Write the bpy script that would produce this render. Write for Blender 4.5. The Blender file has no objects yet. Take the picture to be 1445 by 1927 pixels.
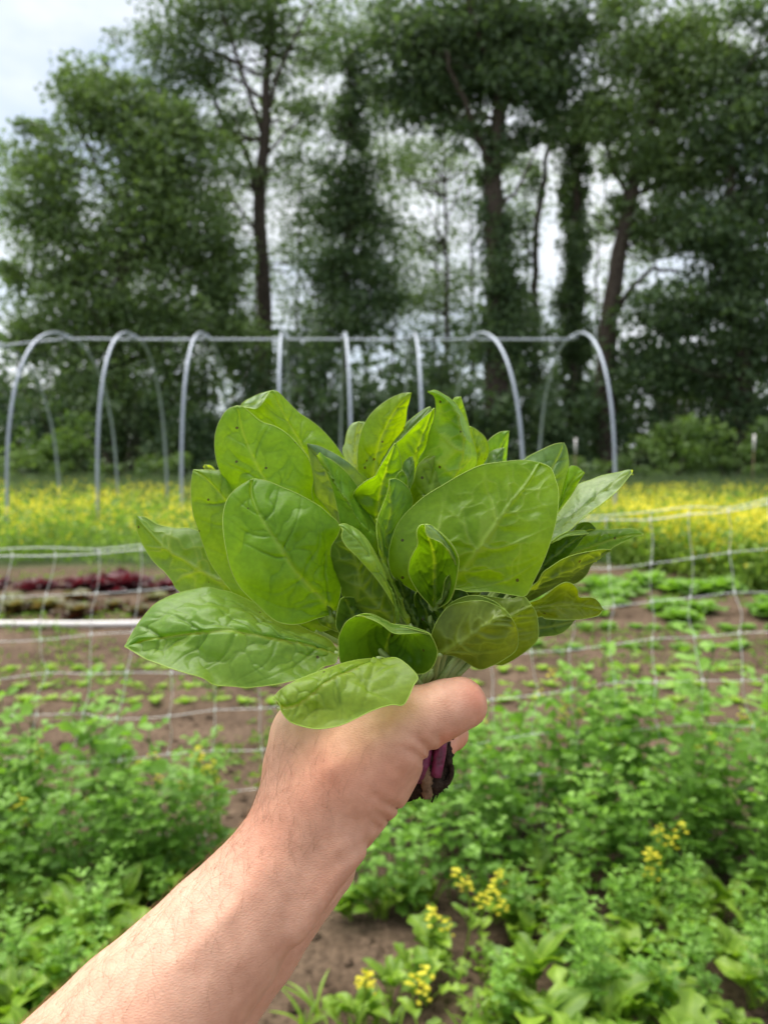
import bpy, math, random
import numpy as np
from mathutils import Vector, Matrix

R = math.radians
rng = np.random.default_rng(7)
random.seed(7)
scn = bpy.context.scene
COL = scn.collection

# ------------------------------------------------------------------ camera, sky, sun, exposure
F = 1445.0                      # focal length in photo pixels (photo is 1445 x 1927)
CX, CY = 722.5, 963.5
PITCH = R(4.95)
CAM = np.array([0.0, 0.0, 1.45])
cd = bpy.data.cameras.new('camera')
cam = bpy.data.objects.new('camera', cd); COL.objects.link(cam)
cam.location = CAM
cam.rotation_euler = (R(90) - PITCH, 0, 0)
cd.sensor_fit = 'HORIZONTAL'; cd.sensor_width = 36.0; cd.lens = 36.0
cd.clip_start = 0.02; cd.clip_end = 900
cd.dof.use_dof = True; cd.dof.focus_distance = 0.385; cd.dof.aperture_fstop = 12.0
scn.camera = cam

wd = bpy.data.worlds.new('World'); scn.world = wd; wd.use_nodes = True
SUN_EL, SUN_AZ = R(66), R(-48)       # high and a little to the left, behind thin cloud
nt = wd.node_tree; nt.nodes.clear()
sky = nt.nodes.new('ShaderNodeTexSky'); sky.sky_type = 'NISHITA'; sky.sun_disc = False
sky.sun_elevation = SUN_EL; sky.sun_rotation = SUN_AZ
b1 = nt.nodes.new('ShaderNodeBackground'); b1.inputs[1].default_value = 0.05
nt.links.new(sky.outputs[0], b1.inputs[0])
tc = nt.nodes.new('ShaderNodeTexCoord'); mp = nt.nodes.new('ShaderNodeMapping')
mp.inputs['Scale'].default_value = (1.0, 1.0, 2.2)
nt.links.new(tc.outputs['Generated'], mp.inputs[0])
nz = nt.nodes.new('ShaderNodeTexNoise'); nz.inputs['Scale'].default_value = 2.3
nz.inputs['Detail'].default_value = 6; nz.inputs['Roughness'].default_value = 0.55
nt.links.new(mp.outputs[0], nz.inputs['Vector'])
cr = nt.nodes.new('ShaderNodeValToRGB')
cr.color_ramp.elements[0].position = 0.32; cr.color_ramp.elements[0].color = (0.54, 0.62, 0.73, 1)
cr.color_ramp.elements[1].position = 0.66; cr.color_ramp.elements[1].color = (0.98, 1.0, 1.02, 1)
nt.links.new(nz.outputs[0], cr.inputs[0])
b2 = nt.nodes.new('ShaderNodeBackground'); b2.inputs[1].default_value = 0.30
nt.links.new(cr.outputs[0], b2.inputs[0])
mr = nt.nodes.new('ShaderNodeMapRange'); mr.inputs[1].default_value = 0.25; mr.inputs[2].default_value = 0.55
mr.inputs[3].default_value = 0.6; mr.inputs[4].default_value = 0.95
nt.links.new(nz.outputs[0], mr.inputs[0])
mx = nt.nodes.new('ShaderNodeMixShader'); nt.links.new(mr.outputs[0], mx.inputs[0])
nt.links.new(b1.outputs[0], mx.inputs[1]); nt.links.new(b2.outputs[0], mx.inputs[2])
wo = nt.nodes.new('ShaderNodeOutputWorld'); nt.links.new(mx.outputs[0], wo.inputs[0])

sd = bpy.data.lights.new('sun', 'SUN'); sd.energy = 1.5; sd.angle = R(60); sd.color = (1.0, 0.96, 0.9)
sun = bpy.data.objects.new('sun', sd); COL.objects.link(sun)
S = Vector((math.sin(SUN_AZ) * math.cos(SUN_EL), math.cos(SUN_AZ) * math.cos(SUN_EL), math.sin(SUN_EL)))
sun.rotation_euler = (-S).to_track_quat('-Z', 'Y').to_euler()
sun.location = (0, 0, 30)
vs = scn.view_settings
vs.view_transform = 'Standard'; vs.look = 'None'; vs.gamma = 1.0; vs.exposure = 2.12
vs.use_curve_mapping = False
scn.cycles.use_denoising = True
scn.cycles.max_bounces = 8; scn.cycles.transmission_bounces = 4; scn.cycles.diffuse_bounces = 4
scn.cycles.sample_clamp_indirect = 6

# ------------------------------------------------------------------ helpers
FW = np.array([0, math.cos(PITCH), -math.sin(PITCH)])
UP = np.array([0, math.sin(PITCH), math.cos(PITCH)])
RT = np.array([1.0, 0, 0])

def camspace(px, py, d):
    return np.array([(px - CX) / F * d, -(py - CY) / F * d, d])

def c2w(p):
    p = np.asarray(p, float)
    return CAM + p[..., 0:1] * RT + p[..., 1:2] * UP + p[..., 2:3] * FW

def W(px, py, d):
    px = np.asarray(px, float); py = np.asarray(py, float); d = np.asarray(d, float)
    return c2w(np.stack([(px - CX) / F * d, -(py - CY) / F * d, d * np.ones_like(px)], -1))

def ray(px, py):
    return RT * (px - CX) / F - UP * (py - CY) / F + FW

def G(px, py, z=0.0):               # the place on the ground (height z) seen at a pixel
    r = ray(px, py); return CAM + r * (z - CAM[2]) / r[2]

def Wd(px, py, Y):                  # the place at ground distance Y seen at a pixel
    r = ray(px, py); return CAM + r * (Y / r[1])

def catmull(pts, n):
    p = np.asarray(pts, float)
    if len(p) == 2:
        t = np.linspace(0, 1, n)[:, None]; return p[0] * (1 - t) + p[1] * t
    P = np.vstack([2 * p[0] - p[1], p, 2 * p[-1] - p[-2]])
    out = []; m = 24
    for i in range(1, len(P) - 2):
        a, b, c, d = P[i - 1:i + 3]
        for k in range(m):
            t = k / m
            out.append(0.5 * ((2 * b) + (c - a) * t + (2 * a - 5 * b + 4 * c - d) * t * t + (-a + 3 * b - 3 * c + d) * t ** 3))
    out.append(p[-1]); out = np.array(out)
    L = np.r_[0, np.cumsum(np.linalg.norm(np.diff(out, axis=0), axis=1))]
    s = np.linspace(0, L[-1], n)
    return np.stack([np.interp(s, L, out[:, k]) for k in range(p.shape[1])], -1)

def tube(path, rad, sides=6, cap=True):
    """vertices and faces of a tapered tube round a 3D polyline"""
    path = np.asarray(path, float); n = len(path)
    rad = np.broadcast_to(np.asarray(rad, float), (n,)) if np.ndim(rad) == 0 else np.interp(np.linspace(0, 1, n), np.linspace(0, 1, len(rad)), rad)
    T = np.gradient(path, axis=0); T /= np.linalg.norm(T, axis=1)[:, None] + 1e-12
    ref = np.array([0.31, 0.2, 0.93]) if abs(T[0] @ np.array([0.31, 0.2, 0.93])) < 0.9 else np.array([1.0, 0, 0])
    V = []
    for i in range(n):
        u = ref - T[i] * (ref @ T[i]); u /= np.linalg.norm(u) + 1e-12; w = np.cross(T[i], u); ref = u
        a = np.linspace(0, 2 * math.pi, sides, endpoint=False)
        V.append(path[i] + rad[i] * (np.cos(a)[:, None] * u + np.sin(a)[:, None] * w))
    V = np.vstack(V); Fc = []
    for i in range(n - 1):
        for k in range(sides):
            k2 = (k + 1) % sides
            Fc.append((i * sides + k, i * sides + k2, (i + 1) * sides + k2, (i + 1) * sides + k))
    if cap:
        Fc.append(tuple(range(sides))[::-1]); Fc.append(tuple((n - 1) * sides + k for k in range(sides)))
    return V, Fc

class MB:
    """collects geometry for one mesh"""
    def __init__(s): s.v = []; s.f = []; s.m = []; s.r = []; s.n = 0
    def add(s, V, Fc, mat=0, rnd=None):
        V = np.asarray(V, float); s.v.append(V)
        s.f += [tuple(i + s.n for i in f) for f in Fc]; s.m += [mat] * len(Fc)
        s.r.append(np.full(len(V), random.random() if rnd is None else rnd) if np.ndim(rnd) == 0 else np.asarray(rnd, float)); s.n += len(V)
    def tube(s, path, rad, sides=6, mat=0, rnd=None): s.add(*tube(path, rad, sides), mat, rnd)
    def mesh(s, name, mats, smooth=True):
        me = bpy.data.meshes.new(name); me.from_pydata(np.vstack(s.v).tolist(), [], s.f)
        for m in mats: me.materials.append(m)
        me.polygons.foreach_set('material_index', np.array(s.m, dtype=np.int32))
        if smooth: me.polygons.foreach_set('use_smooth', np.ones(len(s.f), dtype=bool))
        a = me.attributes.new('rnd', 'FLOAT', 'POINT'); a.data.foreach_set('value', np.concatenate(s.r).astype(np.float32))
        me.update(); return me

def quad_mesh(name, V, Q, mats, attrs=None, smooth=False, midx=None):
    """fast mesh from numpy: V (n,3), Q (m,k)"""
    me = bpy.data.meshes.new(name); V = np.asarray(V, np.float32); Q = np.asarray(Q, np.int32); k = Q.shape[1]
    me.vertices.add(len(V)); me.vertices.foreach_set('co', V.ravel())
    me.loops.add(Q.size); me.loops.foreach_set('vertex_index', Q.ravel())
    me.polygons.add(len(Q)); me.polygons.foreach_set('loop_start', np.arange(0, Q.size, k, dtype=np.int32))
    for m in mats: me.materials.append(m)
    if midx is not None: me.polygons.foreach_set('material_index', np.asarray(midx, np.int32))
    if smooth: me.polygons.foreach_set('use_smooth', np.ones(len(Q), dtype=bool))
    for kx, val in (attrs or {}).items():
        a = me.attributes.new(kx, 'FLOAT', 'POINT'); a.data.foreach_set('value', np.asarray(val, np.float32))
    me.update(calc_edges=True); me.validate(); return me

def link(name, me, parent=None, label=None, cat=None, group=None, kind=None):
    o = bpy.data.objects.new(name, me); COL.objects.link(o)
    if parent is not None: o.parent = parent
    if label: o['label'] = label
    if cat: o['category'] = cat
    if group: o['group'] = group
    if kind: o['kind'] = kind
    return o

def thing(name, label, cat, loc=(0, 0, 0), rz=0, group=None):
    o = link(name, None, None, label, cat, group); o.location = loc; o.rotation_euler = (0, 0, rz); return o

# ------------------------------------------------------------------ materials
def nodes(name):
    m = bpy.data.materials.new(name); m.use_nodes = True; t = m.node_tree; t.nodes.clear()
    out = t.nodes.new('ShaderNodeOutputMaterial'); return m, t, out

def N(t, typ, **kw):
    n = t.nodes.new(typ)
    for k, v in kw.items():
        if k.startswith('i_'): n.inputs[k[2:].replace('_', ' ')].default_value = v
        else: setattr(n, k, v)
    return n

def ramp(t, src, stops):
    r = t.nodes.new('ShaderNodeValToRGB'); e = r.color_ramp.elements
    while len(e) < len(stops): e.new(0.5)
    for k, (p, c) in enumerate(stops): e[k].position = p; e[k].color = (*c, 1)
    t.links.new(src, r.inputs[0]); return r.outputs[0]

def mixc(t, fac, a, b, mode='MIX'):
    n = t.nodes.new('ShaderNodeMix'); n.data_type = 'RGBA'; n.blend_type = mode
    for sock, v in ((n.inputs[0], fac), (n.inputs[6], a), (n.inputs[7], b)):
        if hasattr(v, 'links') or hasattr(v, 'is_output'): t.links.new(v, sock)
        else: sock.default_value = v if not isinstance(v, tuple) else (*v[:3], 1)
    return n.outputs[2]

def foliage(name, c1, c2, trans=0.35, rough=0.45, spec=0.35, tcol=None):
    m, t, out = nodes(name)
    at = N(t, 'ShaderNodeAttribute', attribute_name='rnd'); oi = N(t, 'ShaderNodeObjectInfo')
    ad = N(t, 'ShaderNodeMath', operation='MULTIPLY_ADD'); t.links.new(oi.outputs['Random'], ad.inputs[0]); ad.inputs[1].default_value = 0.3
    t.links.new(at.outputs['Fac'], ad.inputs[2])
    sb = N(t, 'ShaderNodeMath', operation='SUBTRACT'); t.links.new(ad.outputs[0], sb.inputs[0]); sb.inputs[1].default_value = 0.15
    c = ramp(t, sb.outputs[0], [(0.0, c1), (1.0, c2)])
    p = N(t, 'ShaderNodeBsdfPrincipled'); p.inputs['Roughness'].default_value = rough; p.inputs['Specular IOR Level'].default_value = spec
    t.links.new(c, p.inputs['Base Color'])
    tr = N(t, 'ShaderNodeBsdfTranslucent')
    tc_ = mixc(t, 1.0, c, tcol or (1.5, 1.6, 0.7), 'MULTIPLY'); t.links.new(tc_, tr.inputs[0])
    mxs = N(t, 'ShaderNodeMixShader'); mxs.inputs[0].default_value = trans
    t.links.new(p.outputs[0], mxs.inputs[1]); t.links.new(tr.outputs[0], mxs.inputs[2]); t.links.new(mxs.outputs[0], out.inputs[0])
    return m

def plain(name, c, rough=0.6, spec=0.3, noise=0.0, scale=20, metal=0, bump=0.0, c2=None):
    m, t, out = nodes(name); p = N(t, 'ShaderNodeBsdfPrincipled'); p.inputs['Roughness'].default_value = rough
    p.inputs['Specular IOR Level'].default_value = spec; p.inputs['Metallic'].default_value = metal
    tcn = N(t, 'ShaderNodeTexCoord'); nzn = N(t, 'ShaderNodeTexNoise'); nzn.inputs['Scale'].default_value = scale; nzn.inputs['Detail'].default_value = 6
    t.links.new(tcn.outputs['Object'], nzn.inputs['Vector'])
    lo = c2 or tuple(x * (1 - noise) for x in c); col = ramp(t, nzn.outputs[0], [(0.3, lo), (0.7, c)])
    t.links.new(col, p.inputs['Base Color'])
    if bump:
        b = N(t, 'ShaderNodeBump'); b.inputs['Strength'].default_value = bump; b.inputs['Distance'].default_value = 0.01
        t.links.new(nzn.outputs[0], b.inputs['Height']); t.links.new(b.outputs[0], p.inputs['Normal'])
    t.links.new(p.outputs[0], out.inputs[0]); return m

def soil_mat(name):
    m, t, out = nodes(name); p = N(t, 'ShaderNodeBsdfPrincipled'); p.inputs['Roughness'].default_value = 0.95; p.inputs['Specular IOR Level'].default_value = 0.1
    g = N(t, 'ShaderNodeNewGeometry')
    n1 = N(t, 'ShaderNodeTexNoise'); n1.inputs['Scale'].default_value = 3.0; n1.inputs['Detail'].default_value = 8; n1.inputs['Roughness'].default_value = 0.65
    n2 = N(t, 'ShaderNodeTexNoise'); n2.inputs['Scale'].default_value = 45.0; n2.inputs['Detail'].default_value = 5
    t.links.new(g.outputs['Position'], n1.inputs['Vector']); t.links.new(g.outputs['Position'], n2.inputs['Vector'])
    c = ramp(t, n1.outputs[0], [(0.3, (0.070, 0.046, 0.029)), (0.7, (0.165, 0.114, 0.077))])
    d = ramp(t, n2.outputs[0], [(0.3, (0.55, 0.55, 0.55)), (0.65, (1.15, 1.15, 1.15))])
    soil = mixc(t, 1.0, c, d, 'MULTIPLY')
    # beyond the beds the sheet is turf
    sp = N(t, 'ShaderNodeSeparateXYZ'); t.links.new(g.outputs['Position'], sp.inputs[0])
    mrn = N(t, 'ShaderNodeMapRange'); mrn.inputs[1].default_value = 8.8; mrn.inputs[2].default_value = 9.6; t.links.new(sp.outputs['Y'], mrn.inputs[0])
    gr = ramp(t, n1.outputs[0], [(0.3, (0.05, 0.085, 0.03)), (0.7, (0.09, 0.13, 0.05))])
    t.links.new(mixc(t, mrn.outputs[0], soil, gr), p.inputs['Base Color'])
    b = N(t, 'ShaderNodeBump'); b.inputs['Strength'].default_value = 0.8; b.inputs['Distance'].default_value = 0.02
    t.links.new(n2.outputs[0], b.inputs['Height']); t.links.new(b.outputs[0], p.inputs['Normal'])
    t.links.new(p.outputs[0], out.inputs[0]); return m

def spinach_mat(name):
    """blade: colour from the object, veins from the mesh attribute, specks of soil"""
    m, t, out = nodes(name)
    oi = N(t, 'ShaderNodeObjectInfo'); va = N(t, 'ShaderNodeAttribute', attribute_name='vein'); ra = N(t, 'ShaderNodeAttribute', attribute_name='rnd')
    tcn = N(t, 'ShaderNodeTexCoord')
    n1 = N(t, 'ShaderNodeTexNoise'); n1.inputs['Scale'].default_value = 45; n1.inputs['Detail'].default_value = 6; n1.inputs['Roughness'].default_value = 0.6
    t.links.new(tcn.outputs['Object'], n1.inputs['Vector'])
    f1 = ramp(t, n1.outputs[0], [(0.3, (0.74, 0.8, 0.7)), (0.7, (1.18, 1.12, 1.15))])
    base = mixc(t, 1.0, mixc(t, 1.0, oi.outputs['Color'], (0.90, 0.93, 0.9), 'MULTIPLY'), f1, 'MULTIPLY')
    nf = N(t, 'ShaderNodeTexNoise'); nf.inputs['Scale'].default_value = 420; nf.inputs['Detail'].default_value = 3
    t.links.new(tcn.outputs['Object'], nf.inputs['Vector'])
    base = mixc(t, 1.0, base, ramp(t, nf.outputs[0], [(0.3, (0.9, 0.9, 0.88)), (0.7, (1.08, 1.08, 1.1))]), 'MULTIPLY')
    pale = mixc(t, 0.5, base, (0.33, 0.45, 0.10))
    dark = mixc(t, 1.0, base, (0.62, 0.68, 0.6), 'MULTIPLY')
    vp = N(t, 'ShaderNodeMath', operation='MAXIMUM'); t.links.new(va.outputs['Fac'], vp.inputs[0]); vp.inputs[1].default_value = 0
    vn0 = N(t, 'ShaderNodeMath', operation='MULTIPLY'); t.links.new(va.outputs['Fac'], vn0.inputs[0]); vn0.inputs[1].default_value = -1
    vn = N(t, 'ShaderNodeMath', operation='MAXIMUM'); t.links.new(vn0.outputs[0], vn.inputs[0]); vn.inputs[1].default_value = 0
    col = mixc(t, vp.outputs[0], base, pale); col = mixc(t, vn.outputs[0], col, dark)
    # specks
    vo = N(t, 'ShaderNodeTexVoronoi'); vo.inputs['Scale'].default_value = 190; vo.inputs['Randomness'].default_value = 1.0
    t.links.new(tcn.outputs['Object'], vo.inputs['Vector'])
    n2 = N(t, 'ShaderNodeTexNoise'); n2.inputs['Scale'].default_value = 60; n2.inputs['Detail'].default_value = 3; t.links.new(tcn.outputs['Object'], n2.inputs['Vector'])
    s1 = N(t, 'ShaderNodeMath', operation='LESS_THAN'); t.links.new(vo.outputs['Distance'], s1.inputs[0]); s1.inputs[1].default_value = 0.17
    sc_ = N(t, 'ShaderNodeSeparateColor'); t.links.new(vo.outputs['Color'], sc_.inputs[0])
    s2 = N(t, 'ShaderNodeMath', operation='LESS_THAN'); t.links.new(sc_.outputs[0], s2.inputs[0]); t.links.new(ra.outputs['Fac'], s2.inputs[1])
    s3 = N(t, 'ShaderNodeMath', operation='GREATER_THAN'); t.links.new(n2.outputs[0], s3.inputs[0]); s3.inputs[1].default_value = 0.46
    q1 = N(t, 'ShaderNodeMath', operation='MULTIPLY'); t.links.new(s1.outputs[0], q1.inputs[0]); t.links.new(s2.outputs[0], q1.inputs[1])
    q2 = N(t, 'ShaderNodeMath', operation='MULTIPLY'); t.links.new(q1.outputs[0], q2.inputs[0]); t.links.new(s3.outputs[0], q2.inputs[1])
    q3 = N(t, 'ShaderNodeMath', operation='MULTIPLY'); t.links.new(q2.outputs[0], q3.inputs[0]); q3.inputs[1].default_value = 0.85
    col = mixc(t, q3.outputs[0], col, (0.05, 0.04, 0.015))
    p = N(t, 'ShaderNodeBsdfPrincipled'); t.links.new(col, p.inputs['Base Color'])
    p.inputs['Roughness'].default_value = 0.42; p.inputs['Specular IOR Level'].default_value = 0.32
    rr = ramp(t, n1.outputs[0], [(0.3, (0.28,) * 3), (0.7, (0.42,) * 3)]); t.links.new(rr, p.inputs['Roughness'])
    b = N(t, 'ShaderNodeBump'); b.inputs['Strength'].default_value = 0.25; b.inputs['Distance'].default_value = 0.0006
    t.links.new(nf.outputs[0], b.inputs['Height']); t.links.new(b.outputs[0], p.inputs['Normal'])
    tr = N(t, 'ShaderNodeBsdfTranslucent'); t.links.new(mixc(t, 1.0, col, (2.5, 2.1, 0.15), 'MULTIPLY'), tr.inputs[0])
    ms = N(t, 'ShaderNodeMixShader'); ms.inputs[0].default_value = 0.50
    t.links.new(p.outputs[0], ms.inputs[1]); t.links.new(tr.outputs[0], ms.inputs[2]); t.links.new(ms.outputs[0], out.inputs[0])
    return m

def skin_mat(name):
    m, t, out = nodes(name); p = N(t, 'ShaderNodeBsdfPrincipled')
    tcn = N(t, 'ShaderNodeTexCoord')
    n1 = N(t, 'ShaderNodeTexNoise'); n1.inputs['Scale'].default_value = 16; n1.inputs['Detail'].default_value = 5; n1.inputs['Roughness'].default_value = 0.6
    n2 = N(t, 'ShaderNodeTexNoise'); n2.inputs['Scale'].default_value = 160; n2.inputs['Detail'].default_value = 4
    for n in (n1, n2): t.links.new(tcn.outputs['Object'], n.inputs['Vector'])
    c = ramp(t, n1.outputs[0], [(0.28, (0.60, 0.305, 0.200)), (0.5, (0.67, 0.375, 0.255)), (0.72, (0.72, 0.435, 0.305))])
    c = mixc(t, 1.0, c, ramp(t, n2.outputs[0], [(0.3, (0.9, 0.87, 0.85)), (0.7, (1.06, 1.07, 1.08))]), 'MULTIPLY')
    zr = N(t, 'ShaderNodeAttribute', attribute_name='rnd')   # redder over the knuckles and thumb, paler inside the wrist
    c = mixc(t, zr.outputs['Fac'], c, mixc(t, 1.0, c, (1.06, 0.83, 0.78), 'MULTIPLY'))
    # a few moles and flecks of soil
    vo = N(t, 'ShaderNodeTexVoronoi'); vo.inputs['Scale'].default_value = 60; t.links.new(tcn.outputs['Object'], vo.inputs['Vector'])
    s1 = N(t, 'ShaderNodeMath', operation='LESS_THAN'); t.links.new(vo.outputs['Distance'], s1.inputs[0]); s1.inputs[1].default_value = 0.05
    sc_ = N(t, 'ShaderNodeSeparateColor'); t.links.new(vo.outputs['Color'], sc_.inputs[0])
    s2 = N(t, 'ShaderNodeMath', operation='LESS_THAN'); t.links.new(sc_.outputs[0], s2.inputs[0]); s2.inputs[1].default_value = 0.16
    q = N(t, 'ShaderNodeMath', operation='MULTIPLY'); t.links.new(s1.outputs[0], q.inputs[0]); t.links.new(s2.outputs[0], q.inputs[1])
    q2 = N(t, 'ShaderNodeMath', operation='MULTIPLY'); t.links.new(q.outputs[0], q2.inputs[0]); q2.inputs[1].default_value = 0.7
    c = mixc(t, q2.outputs[0], c, (0.12, 0.06, 0.035))
    t.links.new(c, p.inputs['Base Color'])
    p.inputs['Roughness'].default_value = 0.5; p.inputs['Specular IOR Level'].default_value = 0.35
    p.inputs['Subsurface Weight'].default_value = 0.22; p.inputs['Subsurface Radius'].default_value = (1.0, 0.35, 0.18); p.inputs['Subsurface Scale'].default_value = 0.004
    # fine skin lines: cells stretched round the limb, plus pores
    mpn = N(t, 'ShaderNodeMapping'); mpn.inputs['Rotation'].default_value = (0, R(40), R(20)); mpn.inputs['Scale'].default_value = (1.0, 1.0, 2.6)
    t.links.new(tcn.outputs['Object'], mpn.inputs[0])
    v2 = N(t, 'ShaderNodeTexVoronoi', feature='DISTANCE_TO_EDGE'); v2.inputs['Scale'].default_value = 420; t.links.new(mpn.outputs[0], v2.inputs['Vector'])
    v2r = ramp(t, v2.outputs['Distance'], [(0.0, (0, 0, 0)), (0.25, (1, 1, 1))])
    ad = mixc(t, 0.5, v2r, n2.outputs[0])
    b = N(t, 'ShaderNodeBump'); b.inputs['Strength'].default_value = 0.32; b.inputs['Distance'].default_value = 0.0006
    t.links.new(ad, b.inputs['Height']); t.links.new(b.outputs[0], p.inputs['Normal'])
    t.links.new(p.outputs[0], out.inputs[0]); return m

M_soil = soil_mat('soil')
M_blade = spinach_mat('spinach_blade')
M_rim = plain('spinach_rim', (0.33, 0.47, 0.07), 0.5, 0.3, 0.15, 60)
M_stalk = plain('spinach_stalk', (0.36, 0.47, 0.16), 0.4, 0.45, 0.35, 70)
M_skin = skin_mat('skin')
M_hair = plain('arm_hair', (0.30, 0.17, 0.08), 0.5, 0.3, 0.3, 300)
M_steel = plain('galvanised_tube', (0.36, 0.40, 0.46), 0.45, 0.5, 0.18, 9, metal=0.4)
M_net = plain('net_plastic', (0.86, 0.88, 0.87), 0.35, 0.5, 0.05, 30)
M_pipe = plain('white_pipe_plastic', (0.78, 0.74, 0.71), 0.45, 0.4, 0.15, 12)
M_wood = plain('weathered_wood', (0.24, 0.17, 0.11), 0.85, 0.2, 0.4, 25, bump=0.4)
M_bark = plain('bark', (0.082, 0.066, 0.052), 0.95, 0.1, 0.5, 6, bump=0.8)
M_treeA = foliage('tree_leaf_mid', (0.064, 0.108, 0.046), (0.172, 0.250, 0.090), 0.35, 0.5, 0.3)
M_treeB = foliage('tree_leaf_dark', (0.042, 0.078, 0.038), (0.116, 0.176, 0.072), 0.32, 0.5, 0.3)
M_treeC = foliage('tree_leaf_light', (0.075, 0.130, 0.040), (0.170, 0.250, 0.080), 0.38, 0.5, 0.3)
M_bushL = foliage('bush_leaf_light', (0.070, 0.130, 0.034), (0.170, 0.260, 0.070), 0.35, 0.5, 0.3)
M_field = foliage('cover_crop_green', (0.100, 0.190, 0.030), (0.270, 0.390, 0.075), 0.4, 0.55, 0.25)
M_yellow = foliage('yellow_petal', (0.62, 0.56, 0.03), (0.86, 0.78, 0.09), 0.35, 0.6, 0.2, (1.2, 1.2, 0.8))
M_grass = foliage('tall_grass', (0.075, 0.115, 0.055), (0.165, 0.215, 0.110), 0.35, 0.55, 0.25)
M_pea = foliage('pea_leaf', (0.058, 0.155, 0.018), (0.240, 0.430, 0.066), 0.36, 0.5, 0.35)
M_weed = foliage('weed_leaf', (0.085, 0.180, 0.014), (0.300, 0.450, 0.045), 0.36, 0.45, 0.4)
M_lime = foliage('young_lettuce_leaf', (0.210, 0.350, 0.030), (0.330, 0.490, 0.050), 0.4, 0.45, 0.35)
M_greenlet = foliage('green_lettuce_leaf', (0.110, 0.235, 0.035), (0.230, 0.400, 0.065), 0.4, 0.45, 0.35)
M_redlet = foliage('red_lettuce_leaf', (0.050, 0.010, 0.016), (0.140, 0.026, 0.036), 0.35, 0.4, 0.4, (1.5, 0.9, 0.9))
M_bronze = foliage('bronze_lettuce_leaf', (0.075, 0.030, 0.016), (0.170, 0.200, 0.050), 0.35, 0.45, 0.4, (1.4, 1.0, 0.8))
M_root = plain('root_soil_crust', (0.060, 0.040, 0.028), 0.95, 0.1, 0.6, 260, bump=0.7)
M_pink = plain('pink_crown_stalk', (0.27, 0.030, 0.110), 0.45, 0.4, 0.45, 160, c2=(0.075, 0.02, 0.03), bump=.3)
M_tan = plain('pale_tap_root', (0.30, 0.19, 0.11), 0.8, 0.2, 0.5, 200, bump=0.5)

# ------------------------------------------------------------------ ground
def ground():
    xs = np.r_[-300, -120, -40, -14, np.linspace(-6, 6, 150), 14, 40, 120, 300]
    ys = np.r_[-60, -10, -2, 0.5, np.linspace(1.2, 9.6, 150), 12, 16, 24, 40, 90, 200, 500]
    X, Y = np.meshgrid(xs, ys); Z = np.zeros_like(X)
    near = (np.abs(X) < 6.2) & (Y > 1.1) & (Y < 9.7)
    n = sum(a * np.sin(X * fx + p) * np.sin(Y * fy + q) for a, fx, fy, p, q in
            [(0.012, 3.1, 4.2, 0, 1), (0.008, 7.3, 6.1, 2, 0.4), (0.006, 13.1, 11.7, 1, 3), (0.004, 23, 19, 0.2, 2)])
    Z = np.where(near, n + rng.normal(0, 0.004, X.shape), 0)
    V = np.stack([X, Y, Z], -1).reshape(-1, 3); w = len(xs); h = len(ys)
    i = np.arange(h - 1)[:, None] * w + np.arange(w - 1)[None]
    Q = np.stack([i, i + 1, i + w + 1, i + w], -1).reshape(-1, 4)
    o = link('ground', quad_mesh('ground', V, Q, [M_soil], smooth=True), kind='structure')
ground()

def clods():
    mb = MB(); base = []
    for k in range(5200):
        y = 1.6 + 6.2 * rng.random() ** 1.3; x = rng.uniform(-1, 1) * (0.7 + 0.56 * y)
        r = 0.005 + 0.022 * rng.random() ** 3
        a = np.linspace(0, 2 * math.pi, 5, endpoint=False) + rng.random() * 6
        ring = np.stack([np.cos(a), np.sin(a), np.full(5, 0.1)], -1) * rng.uniform(0.7, 1.2, (5, 1))
        V = np.vstack([ring, [[rng.normal(0, .2), rng.normal(0, .2), 0.85]]]) * r * np.array([1, 1, 0.8]) + np.array([x, y, 0.004])
        mb.add(V, [(j, (j + 1) % 5, 5) for j in range(5)])
    link('soil_clods', mb.mesh('soil_clods', [M_soil], False), label='crumbs and clods of brown soil scattered over the beds', cat='soil', kind='stuff')
clods()

# ------------------------------------------------------------------ leaf cards for crowns
def cards(C, size, squash=0.62, up=0.35):
    n = len(C); d = rng.normal(size=(n, 3)); d /= np.linalg.norm(d, axis=1)[:, None]
    u = np.cross(d, rng.normal(size=(n, 3))); u /= np.linalg.norm(u, axis=1)[:, None] + 1e-9
    v = np.cross(d, u); s = size * rng.uniform(0.6, 1.35, (n, 1))
    V = np.stack([C - u * s, C + v * s * squash - u * s * .1, C + u * s, C - v * s * squash - u * s * .1], 1).reshape(-1, 3)
    Q = np.arange(4 * n).reshape(-1, 4); return V, Q

def blob_points(cx, cy, cz, rx, ry, rz, n, clump=42, tight=0.20):
    """points gathered in clumps through an ellipsoid"""
    k = max(1, n // clump); d = rng.normal(size=(k, 3)); d /= np.linalg.norm(d, axis=1)[:, None]
    c = d * (rng.random((k, 1)) ** 0.5) * rng.uniform(.78, 1.12, (k, 1))
    P = (c[:, None, :] + np.clip(rng.normal(0, tight, (k, clump, 3)), -1.9 * tight, 1.9 * tight) * np.array([1.25, 1.1, 0.7])).reshape(-1, 3)
    shade = np.repeat(rng.random(k), clump)
    return P * np.array([rx, ry, rz]) + np.array([cx, cy, cz]), shade

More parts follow.
